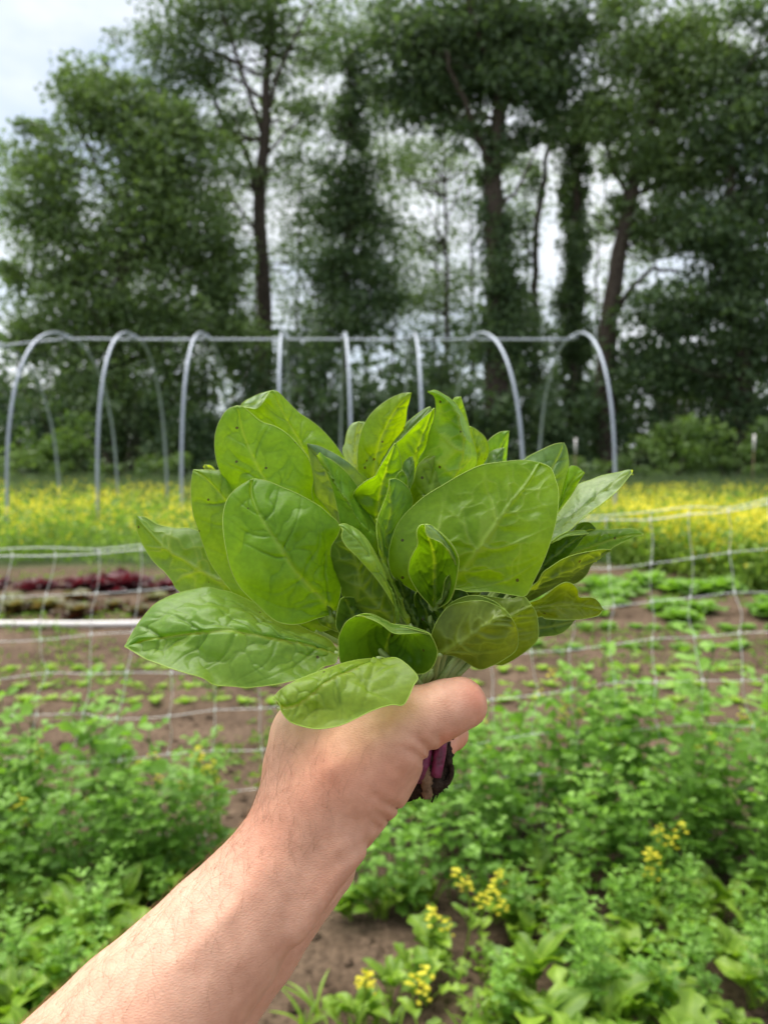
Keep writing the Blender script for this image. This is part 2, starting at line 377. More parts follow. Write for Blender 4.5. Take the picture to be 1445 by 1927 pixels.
def tree(name, label, D, trunk, tw, limbs, blobs, mat, size=0.13, group='trees at the edge of the field', twigs=True):
    """trunk, limbs and blobs given in photo pixels at distance D"""
    base = G(trunk[0][0], 900); bx = Wd(trunk[0][0], 860, D)[0]
    root = thing(name, label, 'tree', (bx, D, 0), 0, group)
    o = np.array([bx, D, 0]); px2m = D / F
    mb = MB()
    pts = [np.array([bx, D, -0.3])] + [Wd(x, y, D) for x, y in trunk]
    P = catmull(np.array(pts), 26); P[3:] += rng.normal(0, 0.03, P[3:].shape)
    mb.tube(P - o, [tw[0] * px2m / 2 * 1.25, tw[0] * px2m / 2, (tw[0] + tw[1]) / 2 * px2m / 2, tw[1] * px2m / 2], 9)
    ends = []
    for lb, w in limbs:
        off = rng.uniform(-1.2, 1.2)
        L = np.array([Wd(x, y, D) + np.array([0, off * k / max(1, len(lb) - 1), 0]) for k, (x, y) in enumerate(lb)])
        L = catmull(L, 14); L[2:] += rng.normal(0, 0.04, L[2:].shape)
        mb.tube(L - o, [w * px2m / 2, w * px2m / 5], 6); ends.append(L)
    Cs = []; Sh = []
    for cx, cy, rx, ry, n in blobs:
        c = Wd(cx, cy, D); rr = (rx + ry) / 2 * px2m
        p, s = blob_points(c[0], c[1] + rng.uniform(-.5, .5), c[2], rx * px2m, rr * 0.8, ry * px2m, int(n * 1.75)); Cs.append(p); Sh.append(s)
        if twigs:
            near = P[np.argmin(np.linalg.norm(P - (c - np.array([0, 0, rr * 0.6])), axis=1))]
            for k in range(3):
                e = p[rng.integers(len(p))]; mid = (near + e) / 2 + rng.normal(0, 0.25, 3)
                mb.tube(catmull(np.array([near, mid, e]), 8) - o, [0.05, 0.012], 4)
    link('trunk', mb.mesh('trunk', [M_bark]), root)
    C = np.vstack(Cs); keep = C[:, 2] > 0.1; C = C[keep]; sh = np.concatenate(Sh)[keep]
    V, Q = cards(C - o, size * .84)
    rn = np.repeat(np.clip(sh * 0.75 + rng.random(len(C)) * 0.3, 0, 1), 4)
    link('crown', quad_mesh('crown', V, Q, [mat], {'rnd': rn}), root)
    return root

tree('broadleaf_tree', 'broad dense tree filling the left side under open sky', 30, [(215, 860), (225, 560), (240, 330)], (34, 10),
     [([(228, 600), (150, 480), (90, 400)], 12), ([(232, 520), (310, 420), (350, 330)], 12), ([(238, 420), (180, 300), (150, 220)], 10)],
     [(80, 310, 85, 70, 1500), (185, 215, 80, 80, 1700), (175, 140, 28, 40, 260), (245, 180, 55, 60, 800), (290, 300, 95, 90, 2400), (90, 420, 75, 70, 1500), (150, 500, 100, 90, 2400), (250, 430, 120, 100, 3000),
      (350, 460, 90, 90, 2000), (170, 620, 130, 90, 3000), (320, 600, 120, 95, 2800), (60, 640, 50, 45, 700), (230, 740, 190, 80, 3000), (405, 560, 60, 90, 1500), (445, 650, 60, 70, 1200), (30, 520, 40, 40, 300), (350, 370, 75, 70, 1000), (375, 260, 60, 60, 550), (325, 205, 60, 60, 600), (430, 470, 50, 60, 600), (130, 160, 30, 30, 130), (60, 230, 40, 30, 200)], M_treeA, 0.125)
tree('tall_open_tree', 'tall open-crowned tree whose dark bare trunk stands against pale sky', 33, [(497, 860), (496, 540), (488, 420), (498, 260), (505, 120), (515, -60)], (30, 9),
     [([(490, 400), (470, 300), (400, 180), (370, 60)], 13), ([(496, 260), (470, 170), (430, 60), (420, -40)], 11), ([(500, 220), (540, 120), (590, 30)], 9), ([(488, 440), (440, 380), (395, 330)], 7), ([(495, 300), (560, 230), (610, 200)], 6)],
     [(330, 70, 90, 85, 1500), (400, 30, 70, 60, 1000), (370, 130, 80, 45, 900), (470, 50, 70, 60, 800), (520, 20, 70, 60, 700), (310, 190, 60, 60, 700), (420, 210, 55, 45, 420), (575, 210, 55, 40, 520), (600, 90, 70, 60, 420),
      (440, 320, 60, 60, 420), (555, 310, 50, 40, 160), (410, 400, 45, 50, 350), (250, 60, 50, 50, 160), (530, 470, 60, 50, 160), (520, 110, 40, 60, 400), (640, 40, 60, 70, 300)], M_treeA, 0.115)
tree('narrow_conical_tree', 'narrow leafy tree with thin straight stem behind the middle hoops', 31, [(652, 860), (652, 500), (655, 250), (662, 90)], (13, 4), [],
     [(668, 130, 45, 70, 650), (655, 230, 45, 60, 700), (660, 330, 65, 55, 1200), (640, 390, 75, 45, 1100), (690, 420, 70, 50, 1100), (650, 480, 85, 50, 1300), (625, 540, 75, 50, 1100), (710, 540, 70, 55, 1100), (660, 610, 110, 55, 1800), (690, 170, 40, 40, 400)], M_treeB, 0.115)
tree('spindly_tree', 'thin half-bare sapling with wispy twigs against bright sky gap', 34, [(842, 860), (840, 480), (836, 330), (832, 230)], (9, 3),
     [([(841, 470), (800, 380), (770, 320)], 4), ([(838, 420), (870, 340), (885, 290)], 4), ([(839, 520), (800, 470), (780, 430)], 3)],
     [(770, 300, 60, 70, 240), (850, 300, 60, 60, 200), (800, 420, 60, 60, 180), (860, 440, 40, 60, 140), (830, 560, 90, 45, 700), (740, 330, 40, 60, 160)], M_treeA, 0.10)
tree('ivy_clad_tree', 'tall thick-trunked tree right of centre with heavy dark canopy', 29, [(932, 860), (935, 560), (928, 330), (945, 150), (960, -60)], (42, 16),
     [([(930, 330), (880, 230), (830, 120)], 14), ([(940, 220), (1000, 120), (1060, 30)], 14), ([(938, 180), (900, 90), (860, 0)], 10), ([(928, 400), (980, 340), (1020, 250)], 8)],
     [(800, 90, 90, 80, 2300), (880, 40, 110, 75, 2600), (980, 60, 100, 80, 2600), (1060, 70, 80, 90, 1600), (850, 170, 90, 60, 1600), (980, 170, 90, 60, 1700), (900, 110, 80, 60, 1500), (1050, 180, 60, 60, 800), (760, 180, 60, 60, 800),
      (935, 420, 36, 80, 900), (940, 540, 42, 80, 1200), (930, 300, 40, 60, 500), (955, 640, 70, 70, 1500), (870, 250, 50, 40, 300), (1000, 260, 60, 40, 450), (740, 40, 60, 60, 600)], M_treeB, 0.125)
tree('leaning_slender_tree', 'slender dark tree trunk curving beside the long bright sky slit', 32, [(1008, 860), (1005, 600), (1008, 440), (1030, 300), (1045, 180)], (15, 7), [],
     [(1045, 240, 50, 50, 450), (1010, 330, 35, 50, 200), (985, 450, 35, 60, 280), (975, 600, 50, 60, 800), (990, 700, 60, 60, 900)], M_treeB, 0.115)
tree('ivy_column_tree', 'straight trunk wrapped in dark ivy like a column', 30.5, [(1082, 860), (1083, 600), (1085, 380), (1090, 200)], (22, 12), [],
     [(1082, 380, 26, 60, 900), (1080, 470, 30, 60, 1200), (1080, 560, 32, 60, 1300), (1082, 650, 36, 60, 1300), (1088, 300, 40, 50, 800), (1095, 230, 50, 50, 800), (1085, 740, 50, 50, 1000)], M_treeB, 0.115)
tree('forked_tree', 'brown forked trunk rising behind the right end of the hoops', 28.5, [(1143, 860), (1140, 700), (1158, 520), (1185, 380), (1230, 200), (1250, 40)], (34, 12),
     [([(1150, 600), (1180, 560), (1240, 500), (1330, 500)], 12), ([(1185, 380), (1150, 280), (1140, 180)], 12), ([(1200, 330), (1290, 240), (1350, 150)], 12), ([(1240, 160), (1200, 60)], 9)],
     [(1140, 230, 70, 60, 1100), (1200, 120, 90, 80, 1700), (1290, 190, 90, 80, 1800), (1220, 300, 80, 60, 1200), (1310, 330, 90, 70, 1800), (1180, 400, 55, 45, 450), (1250, 430, 80, 60, 1400), (1170, 20, 80, 60, 700), (1290, 50, 80, 60, 700), (1360, 120, 80, 70, 1100)], M_treeA, 0.125)
tree('shady_tree', 'deep green spreading tree closing the right edge', 27.5, [(1400, 860), (1395, 600), (1380, 400), (1370, 200)], (30, 12),
     [([(1392, 560), (1330, 480), (1290, 420)], 9), ([(1385, 480), (1440, 380), (1490, 300)], 9)],
     [(1390, 250, 90, 80, 1800), (1430, 370, 90, 80, 1900), (1340, 450, 90, 70, 1500), (1430, 520, 100, 80, 2200), (1330, 580, 100, 70, 1700), (1240, 600, 80, 60, 1100), (1440, 650, 100, 80, 2200), (1310, 690, 110, 70, 2200), (1210, 690, 70, 60, 1200),
      (1420, 60, 70, 60, 500), (1480, 180, 70, 90, 1000), (1400, 150, 60, 50, 600)], M_treeB, 0.125)

for px, D, bl in [(300, 40, [(300, 330), (320, 470), (280, 590)]), (440, 41, [(440, 380), (430, 500), (450, 610), (420, 260)]), (555, 43, [(560, 250), (580, 400), (545, 540), (590, 620)]), (735, 39, [(730, 200), (735, 320), (745, 450), (730, 570)]), (815, 42, [(820, 180), (800, 300), (810, 480), (800, 600)]),
                  (885, 40, [(880, 240), (890, 380), (880, 520), (885, 620)]), (985, 41, [(985, 300), (990, 400), (985, 600)]), (1130, 40, [(1140, 300), (1120, 420), (1135, 560)]), (1230, 42, [(1200, 480), (1250, 300), (1240, 560)]), (480, 44, [(520, 330), (470, 250), (540, 450), (600, 330)]), (690, 44, [(700, 260), (720, 380), (600, 470), (770, 520)]), (30, 41, [(20, 330), (40, 450), (60, 560)]), (620, 40, [(600, 60), (620, 180), (560, 120), (680, 40)]), (1350, 41, [(1330, 80), (1400, 30), (1280, 120), (1440, 220)])]:
    tree('background_tree', 'hazy slender tree farther back, seen through gaps in the wood', D, [(px, 860), (px + rng.uniform(-8, 8), 500), (bl[0][0] + rng.uniform(-25, 25), min(bl[0][1], 400))], (5, 2), [],
         [(x, y, 75, 75, 560 if y > 250 else 520) for x, y in bl], M_treeA, .12, 'trees farther back in the wood', False)

def bush(name, label, px, D, wpx, top, mat, n, group='undergrowth along the edge of the wood', size=0.10):
    c = Wd(px, top, D); h = c[2]; x = c[0]; w = wpx * D / F / 2
    root = thing(name, label, 'bush', (x, D, 0), 0, group); mb = MB()
    for k in range(7):
        e = np.array([rng.uniform(-.7, .7) * w, rng.uniform(-.4, .4) * w, h * rng.uniform(.5, .95)])
        mb.tube(catmull(np.array([[rng.uniform(-.1, .1), 0, -.05], e * np.array([.35, .35, .5]), e]), 7), [0.03, 0.008], 4)
    link('stem', mb.mesh('stem', [M_bark]), root)
    Cs = []; Sh = []
    for k in range(6):
        a = rng.uniform(-1, 1); p, s = blob_points(a * w * .62, rng.uniform(-.3, .3) * w, h * rng.uniform(.3, .72) * (1 - .3 * abs(a)), w * .45, w * .4, h * .34, n // 6); Cs.append(p); Sh.append(s)
    C = np.vstack(Cs); sh = np.concatenate(Sh); k = C[:, 2] > 0.02; C = C[k]; sh = sh[k]
    V, Q = cards(C, size); link('crown', quad_mesh('crown', V, Q, [mat], {'rnd': np.repeat(np.clip(sh * .7 + rng.random(len(C)) * .3, 0, 1), 4)}), root)

SHR = 'dark shrub in the undergrowth at the foot of the trees'
for px, D, wpx, top in [(-40, 29, 220, 640), (60, 27, 200, 690), (150, 31, 240, 660), (250, 28, 220, 680), (340, 31, 230, 650), (430, 28, 210, 670), (520, 30, 220, 560), (590, 28, 200, 600), (680, 30, 220, 610), (760, 28, 200, 640),
                        (830, 31, 220, 600), (900, 27, 190, 660), (980, 30, 220, 640), (1060, 28, 180, 690), (1130, 31, 200, 650), (1210, 29, 220, 640), (1300, 31, 240, 600), (1400, 29, 240, 640), (1480, 27, 200, 650)]:
    bush('understory_shrub', SHR, px, D, wpx, top, M_treeB, 2300, size=0.12)
bush('light_green_shrub', 'paler green rounded shrub in front of the dark wood at right', 1270, 25, 210, 735, M_bushL, 2000, None)
bush('light_green_shrub', 'paler green low shrub at the right edge behind the flowers', 1420, 24.5, 170, 770, M_bushL, 1300, None)
bush('light_green_shrub', 'mid green shrub behind the leftmost hoops', 120, 25.5, 200, 740, M_bushL, 1400, None)
for k, px in enumerate(range(-60, 1560, 95)):
    bush('low_bramble', 'low green bramble along the back of the flower field', px + rng.uniform(-20, 20), 24 + rng.uniform(-.8, .8), 150, 835 + rng.uniform(-14, 14), M_treeC, 700, 'brambles behind the flower field', 0.08)

def far_wood():
    n = 16000; x = rng.uniform(-34, 34, n); y = rng.uniform(38, 46, n); z = rng.random(n) ** 1.3 * 7.5
    V, Q = cards(np.stack([x, y, z], -1), 0.24); link('far_wood', quad_mesh('far_wood', V, Q, [M_treeB], {'rnd': np.repeat(rng.random(n), 4)}),
        label='dim mass of foliage deep in the wood behind the trunks', cat='woodland', kind='stuff')
far_wood()

# ------------------------------------------------------------------ flowering field and tall grass
def flower_field():
    mb_v = []; mb_q = []; rn = []; mi = []; n0 = 0
    P = []
    for k in range(7000):
        y = 9.35 + 9.5 * rng.random() ** 1.15; x = rng.uniform(-1, 1) * (1.2 + 0.56 * y); P.append((x, y))
    for k in range(900):
        y = rng.uniform(7.3, 9.6); x = 2.6 + (9.6 - y) * .5 + abs(rng.normal(0, 1.0)); P.append((x, y))
    P = np.array(P); h = rng.uniform(0.36, 0.78, len(P))  * (1 - 0.12 * np.clip((P[:, 1] - 12) / 6, 0, 1))
    G_ = []; Y_ = []
    for (x, y), hh in zip(P, h):
        k = 12 if y < 12 else 7
        zz = rng.random(k) ** 0.8 * hh * 0.9
        G_.append(np.stack([x + rng.normal(0, .07, k), y + rng.normal(0, .07, k), zz], -1))
        patch = 0.55 + 0.45 * math.sin(x * 1.3 + 0.7 * y) * math.sin(y * 1.1 + 1) + 0.25 * math.sin(x * 4.1)
        k2 = int((8.5 if y < 15 else 4) * max(0.0, patch + .1 + .45 * math.sin(x * .55 + 1.2) * math.sin(y * .6)) * rng.uniform(.1, 1.3)) if y < 17 else (1 if rng.random() < .5 else 0)
        if k2: Y_.append(np.stack([x + rng.normal(0, .045, k2), y + rng.normal(0, .045, k2), hh - np.abs(rng.normal(0, .10, k2)) + .03], -1))
    G_ = np.vstack(G_); Y_ = np.vstack(Y_)
    V1, Q1 = cards(G_, 0.045, 0.4); V2, Q2 = cards(Y_, 0.020, 0.9)
    me = quad_mesh('flower_field', np.vstack([V1, V2]), np.vstack([Q1, Q2 + len(V1)]), [M_field, M_yellow], {'rnd': np.r_[np.repeat(rng.random(len(G_)), 4), np.repeat(rng.random(len(Y_)), 4)]}, midx=np.r_[np.zeros(len(Q1)), np.ones(len(Q2))])
    link('flower_field', me, label='band of yellow flowering cover crop under and behind the hoops', cat='flowers', kind='stuff')
flower_field()

def tall_grass():
    n = 16000; y = 15.5 + 8.5 * rng.random(n); x = rng.uniform(-1, 1, n) * (1.5 + .56 * y); h = rng.uniform(.35, .75, n)
    b = np.stack([x, y, np.zeros(n)], -1); t = b + np.stack([rng.normal(0, .12, n), rng.normal(0, .12, n), h], -1); w = np.stack([rng.uniform(.008, .02, n), np.zeros(n), np.zeros(n)], -1)
    m = (b + t) / 2 + np.stack([rng.normal(0, .03, n), np.zeros(n), h * .1], -1)
    V = np.stack([b - w, b + w, m + w, t, m - w], 1).reshape(-1, 3); Q = np.arange(5 * n).reshape(-1, 5)
    link('tall_grass', quad_mesh('tall_grass', V, Q, [M_grass], {'rnd': np.repeat(rng.random(n), 5)}), label='strip of tall grey-green grass beyond the yellow flowers', cat='grass', kind='stuff')
tall_grass()

def sprouts():
    C = []
    for k in range(3000):
        y = 2.9 + 6.2 * rng.random(); x = rng.uniform(-1, 1) * (.3 + .56 * y)
        if math.sin(x * 1.7 + y * 2.1) + math.sin(x * .6 - y * 3.3) < -.1: continue
        n = int(rng.integers(4, 12)); r = rng.uniform(.012, .045); C.append(np.stack([x + rng.normal(0, r, n), y + rng.normal(0, r, n), .008 + np.abs(rng.normal(0, r * .7, n))], -1))
    C = np.vstack(C); V, Q = cards(C, .016, .55); link('soil_weeds', quad_mesh('soil_weeds', V, Q, [M_field], {'rnd': np.repeat(rng.random(len(C)), 4)}), label='scattered tiny green weeds sprouting over the bare soil', cat='weeds', kind='stuff')
sprouts()

# ------------------------------------------------------------------ hoop frame
def hoop_frame():
    root = thing('hoop_house_frame', 'bare galvanised hoop tunnel frame with ridge pole standing in the flowers', 'greenhouse', (0, 10.9, 0))
    o = np.array([0, 10.9, 0]); Yn, Yf = 10.9, 15.4; Yt = 13.1
    near = [(-150, None), (15, 1), (185, 1), (343, 1), (527, 1), (662, 1), (795, 1), (985, 1), (1156, 1)]
    tops = [-20, 122, 250, 388, 534, 648, 776, 893, 1080]
    ridge = []
    for (nx, _), tx in zip(near, tops):
        x0 = Wd(nx, 1000, Yn)[0]; x1 = Wd(tx, 632, Yt)[0]; zt = Wd(tx, 630, Yt)[2]
        if nx == -150: x1 = x0 + 0.05; zt -= 0.12
        x2 = 2 * x1 - x0 if abs(x1 - x0) < 0.3 else x1 + (x1 - x0) * .3
        a = np.linspace(0, math.pi, 40); pts = []
        for t in a:
            u = -math.cos(t)                                       # -1 near leg, +1 far leg
            yy = Yt + (Yt - Yn if u < 0 else Yf - Yt) * np.sign(u) * abs(u) ** 0.86
            zz = zt * math.sin(t) ** 0.72 if 0 < t < math.pi else 0
            xx = x1 + (x0 - x1) * max(0, -u) + (x2 - x1) * max(0, u)
            pts.append((xx, yy, zz))
        pts = [(pts[0][0], pts[0][1], -.25)] + pts + [(pts[-1][0], pts[-1][1], -.25)]
        mb = MB(); mb.tube(np.array(pts) - o, 0.0235, 8); link('hoop', mb.mesh('hoop', [M_steel]), root)
        ridge.append((x1, Yt, zt - .075))
        mb = MB(); cl = np.array([[x1 - .05, Yt, zt - .04], [x1 + .05, Yt, zt - .04]]); mb.tube(cl - o, .042, 8); link('clamp', mb.mesh('clamp', [M_steel]), root)
    mb = MB(); mb.tube(catmull(np.array(ridge), 60) - o, 0.019, 8); link('ridge_pole', mb.mesh('ridge_pole', [M_steel]), root)
hoop_frame()

def stake(px, py, D, label):
    t = Wd(px, py, D); mb = MB(); mb.tube([[0, 0, -.1], [0, 0, t[2] - .25]], .012, 6)
    root = thing('marker_post', label, 'post', (t[0], D, 0), 0)
    link('stake', mb.mesh('stake', [M_wood]), root)
    mb = MB(); mb.tube([[0, 0, t[2] - .3], [0, 0, t[2] + .12]], [.03, .045, .045, .03], 8); link('cap', mb.mesh('cap', [M_pipe]), root)
stake(1083, 833, 21, 'small white-topped marker post beside the right hoop')
stake(1419, 826, 20, 'small white-topped marker post near the right edge')

# ------------------------------------------------------------------ lettuces and seedlings
def frill_leaf(mb, az, el, L, Wd_, wav, rnd, z0=0.0, seg=7):
    s = np.linspace(0, 1, seg); prof = Wd_ * np.sin(np.pi * np.clip(s, .03, .97) ** 0.75) ** 0.8
    a = el - s * 0.9 * (el - .1); st = L / (seg - 1); r = np.cumsum(np.cos(a) * st) - st; z = np.cumsum(np.sin(a) * st) - st + z0
    V = []
    for k in range(seg):
        for t in (-1, -.5, 0, .5, 1):
            lat = t * prof[k]; dz = abs(t) * .3 * prof[k] + (rng.normal(0, wav) if abs(t) == 1 else 0)
            x, y = r[k] - (rng.normal(0, wav) if abs(t) == 1 else 0), lat
            V.append((x * math.cos(az) - y * math.sin(az), x * math.sin(az) + y * math.cos(az), z[k] + dz))
    Fc = [(k * 5 + j, k * 5 + j + 1, k * 5 + j + 6, k * 5 + j + 5) for k in range(seg - 1) for j in range(4)]
    mb.add(np.array(V), Fc, 0, rnd)

def rosette(name, mat, n, L, w, wav, el0=.35, el1=1.35):
    mb = MB()
    for k in range(n):
        f = k / max(1, n - 1); frill_leaf(mb, k * 2.4 + rng.normal(0, .2), el0 + (el1 - el0) * f, L * (1 - .45 * f) * rng.uniform(.85, 1.1), w * (1 - .3 * f), wav, float(np.clip(f * .6 + rng.random() * .4, 0, 1)), .002)
    return mb.mesh(name, [mat])

seedA = [rosette('lettuce_seedling', M_lime, 6, .075, .024, .003, .5, 1.2) for _ in range(3)]
redA = [rosette('red_lettuce', M_redlet, 16, .19, .07, .012) for _ in range(3)]
broA = [rosette('bronze_lettuce', M_bronze, 14, .18, .065, .011) for _ in range(3)]
grnA = [rosette('green_lettuce', M_greenlet, 16, .20, .075, .011) for _ in range(3)]
smlA = [rosette('young_lettuce', M_greenlet, 9, .11, .045, .005) for _ in range(3)]

def row(meshes, name, label, group, y_px, xs, sc=(0.85, 1.2), jit=.02, cat='lettuce'):
    for px in xs:
        g = G(px, y_px); o = link(name, random.choice(meshes), None, label, cat, group)
        o.location = (g[0] + rng.normal(0, jit), g[1] + rng.normal(0, jit), 0.0); o.rotation_euler = (0, 0, rng.random() * 6.28); s = rng.uniform(*sc); o.scale = (s, s, s)

row(redA, 'red_lettuce', 'dark red lettuce in the farther lettuce row at left', 'dark red lettuces', 1108, [x for x in range(-60, 660, 33) if rng.random() > .2], (1.0, 2.1), .10)
row(broA, 'bronze_lettuce', 'bronze and green lettuce in the row before the red ones', 'bronze lettuces', 1146, [x for x in range(-70, 700, 36) if rng.random() > .15], (.9, 1.8), .16)
row(grnA, 'green_lettuce', 'bright green lettuce in the farther row at right', 'green lettuces by the flowers', 1112, [x for x in range(820, 1520, 30) if rng.random() > .2], (.9, 2.0), .22)
row(grnA, 'green_lettuce', 'bright green lettuce in the second row at right', 'green lettuces before the farther row', 1146, [x for x in range(840, 1520, 36) if rng.random() > .2], (.7, 1.7), .22)
row(smlA, 'young_lettuce', 'young green lettuce in the bare soil row at right', 'young lettuces on bare soil', 1184, range(880, 1520, 44), (.8, 1.2), .03)
row(smlA, 'young_lettuce', 'young green lettuce in the nearer soil row at right', 'young lettuces nearer in bare soil', 1222, range(860, 1520, 47), (.7, 1.1), .03)
row(seedA, 'lettuce_seedling', 'tiny lime green seedling in the farthest seedling row', 'seedlings in the farthest seedling row', 1262, range(-26, 1500, 42), (.75, 1.2), .015, 'seedling')
row(seedA, 'lettuce_seedling', 'tiny lime green seedling in the middle seedling row', 'seedlings in the middle seedling row', 1293, range(-10, 1500, 53), (.75, 1.2), .02, 'seedling')
row(seedA, 'lettuce_seedling', 'tiny lime green seedling in the nearest seedling row', 'seedlings in the nearest seedling row', 1322, range(-20, 1500, 54), (.75, 1.2), .02, 'seedling')

def pipe():
    a = G(-260, 1176, .03); b = G(560, 1172, .03); a[2] = b[2] = .03
    root = thing('irrigation_pipe', 'white pipe lying straight across the soil at left', 'pipe', tuple(a)); mb = MB()
    P = np.array([a + (b - a) * t + np.array([0, 0, .004 * math.sin(t * 9)]) for t in np.linspace(0, 1, 24)]) - a
    mb.tube(P, .026, 10); link('tube', mb.mesh('tube', [M_pipe]), root)
    mb = MB(); mb.tube([P[-1], P[-1] + (P[-1] - P[-2]) * .15], .031, 10); link('end_cap', mb.mesh('end_cap', [M_pipe]), root)
    mb = MB(); mb.tube([P[9], P[9] + (P[10] - P[9]) * .4], .031, 10); link('coupling', mb.mesh('coupling', [M_pipe]), root)
pipe()

# ------------------------------------------------------------------ pea row and trellis net
def disc_leaf(c, u, v, n, a, b, cup=.18):
    """an oval leaflet from c along u"""
    th = np.array([0, .5, 1.05, 1.7, 2.4, math.pi, -2.4, -1.7, -1.05, -.5]); r = 1.0
    V = [c + u * a * .5]
    for t in th:
        x = .5 + .5 * -math.cos(t); y = .5 * math.sin(t) * (1 - .12 * math.cos(t))
        V.append(c + u * a * x + v * b * y + n * (abs(math.sin(t)) * cup * b - .12 * a * x * x))
    return np.array(V), [(0, k, k % 10 + 1) for k in range(1, 11)]

def pea_variant(i):
    ml = MB(); ms = MB()
    for st in range(2):
        H = rng.uniform(.52, .80); a = rng.random() * 6.28; lean = rng.uniform(.03, .12)
        P = catmull(np.array([[rng.normal(0, .03), rng.normal(0, .03), 0], [lean * math.cos(a) * .5, lean * math.sin(a) * .5, H * .5], [lean * math.cos(a), lean * math.sin(a), H]]), 16)
        P[1:, :2] += rng.normal(0, .006, (15, 2)); ms.tube(P, [.0035, .0018], 5)
        for k in range(2, 16):
            az = k * 2.5 + rng.normal(0, .4) + st; dirn = np.array([math.cos(az), math.sin(az), .45]); dirn /= np.linalg.norm(dirn)
            L = rng.uniform(.06, .12); e = P[k] + dirn * L; ms.tube([P[k], P[k] * .5 + e * .5 + np.array([0, 0, .006]), e], [.0016, .001], 4)
            for q in range(4):
                f = .45 + .55 * (q // 2) ; sd = 1 if q % 2 else -1; c = P[k] + dirn * L * f
                u = np.array([math.cos(az + sd * rng.uniform(.6, 1.3)), math.sin(az + sd * rng.uniform(.6, 1.3)), rng.uniform(-.2, .7)]); u /= np.linalg.norm(u)
                w = rng.normal(size=3) * .5 + np.array([0, 0, 1]); v = np.cross(w, u); v /= np.linalg.norm(v); n = np.cross(u, v); s = rng.uniform(.6, 1.1) * (1 if k < 13 else .7)
                ml.add(*disc_leaf(c, u, v, n, rng.uniform(.045, .085) * s, rng.uniform(.030, .056) * s), 0, float(np.clip(.15 + .55 * k / 16 + rng.random() * .3, 0, 1)))
            if k > 5 and rng.random() < .6:                        # tendril
                t = np.linspace(0, 1, 9)[:, None]; td = e + dirn * .05 * t + np.hstack([.006 * np.sin(t * 14), .006 * np.cos(t * 14), .03 * t]); ms.tube(td, [.0009, .0005], 3)
    return ml.mesh('foliage', [M_pea]), ms.mesh('stem', [M_pea])
peas = [pea_variant(i) for i in range(7)]

def place_pea(x, y, s, label, group, name='pea_plant', cat='pea plant'):
    root = thing(name, label, cat, (x, y, 0), rng.random() * 6.28, group); root.scale = (s, s, s * rng.uniform(.9, 1.08))
    f, m = random.choice(peas); link('foliage', f, root, kind='stuff'); link('stem', m, root)

PL, PG = 'leafy pea plant climbing the net at left of the forearm', 'pea plants at left'
PR, PG2 = 'leafy pea plant climbing the net at right of the hand', 'pea plants at right'
for px in np.linspace(-70, 415, 20): place_pea(Wd(px, 1500, 2.6)[0], 2.55 + rng.uniform(-.22, .22), rng.uniform(.50, 1.0) * (1 if px < 300 else .8), PL, PG)
for px in np.linspace(-60, 350, 11): place_pea(Wd(px, 1500, 2.35)[0], 2.3 + rng.uniform(-.1, .1), rng.uniform(.38, .62), PL, PG)
for px in np.linspace(640, 1520, 38): place_pea(Wd(px, 1500, 2.6)[0], 2.62 + rng.uniform(-.25, .28), rng.uniform(.55, 1.08) * (.66 if px < 840 else .84 if px < 1000 else 1), PR, PG2)
for px in np.linspace(690, 1520, 22): place_pea(Wd(px, 1500, 2.4)[0], 2.36 + rng.uniform(-.12, .1), rng.uniform(.38, .66), PR, PG2)

def net():
    D = 2.66; root = thing('trellis_net', 'white plastic pea trellis net with wavy square mesh across the bed', 'net', (0, D, 0)); o = np.array([0, D, 0])
    yl = [1046, 1122, 1206, 1276, 1354, 1434, 1512, 1590, 1668]; yr = [951, 1037, 1112, 1188, 1270, 1350, 1430, 1510, 1590]
    xs = np.arange(-285, 1760, 79.0); nodes_ = np.zeros((len(yl), len(xs), 3))
    for j in range(len(yl)):
        for i, x in enumerate(xs):
            f = x / 1445; f = f * f * .55 + f * .45 if f > 0 else f * .3
            lean = -26 * j * max(0, 1 - max(0, x) / 900) * (1 if j < 3 else .8) + (20 * j * .3)
            p = Wd(x + lean + rng.normal(0, 4), yl[j] + (yr[j] - yl[j]) * f + rng.normal(0, 2), D); p[1] += .03 * math.sin(i * .9 + j) + rng.normal(0, .01); nodes_[j, i] = p
    for j in range(len(yl)):
        P = catmull(nodes_[j], len(xs) * 5); mb = MB(); mb.tube(P - o, .0016 if j == 0 else .0010, 5); link('horizontal_strand', mb.mesh('horizontal_strand', [M_net]), root)
    top2 = nodes_[0] + np.array([0, -.02, 0]); top2[:, 2] += 0.024 + .009 * np.sin(np.arange(len(xs)) * 1.7)
    mb = MB(); mb.tube(catmull(top2, len(xs) * 5) - o, .0013, 5); link('top_cord', mb.mesh('top_cord', [M_net]), root)
    for i in range(len(xs)):
        col = nodes_[:, i].copy(); mid = (col[1:] + col[:-1]) / 2 + np.stack([rng.normal(0, .007, len(yl) - 1), rng.normal(0, .006, len(yl) - 1), np.zeros(len(yl) - 1)], -1)
        seq = np.zeros((2 * len(yl) - 1, 3)); seq[::2] = col; seq[1::2] = mid
        mb = MB(); mb.tube(catmull(np.vstack([top2[i], seq]), 60) - o, .0010, 5)
        for p in col:
            mb.tube(np.array([p - [0, 0, .009], p - [.001, 0, .004], p + [.001, 0, .004], p + [0, 0, .009]]) - o, [.0012, .0036, .0036, .0012], 6)
        link('vertical_strand', mb.mesh('vertical_strand', [M_net]), root)
    for i in (0, -1):
        p = nodes_[0, i]; mb = MB(); mb.tube(np.array([[p[0], D, -.2], [p[0], D, p[2] + .12]]) - o, [.018, .016], 7); link('stake', mb.mesh('stake', [M_wood]), root)
net()

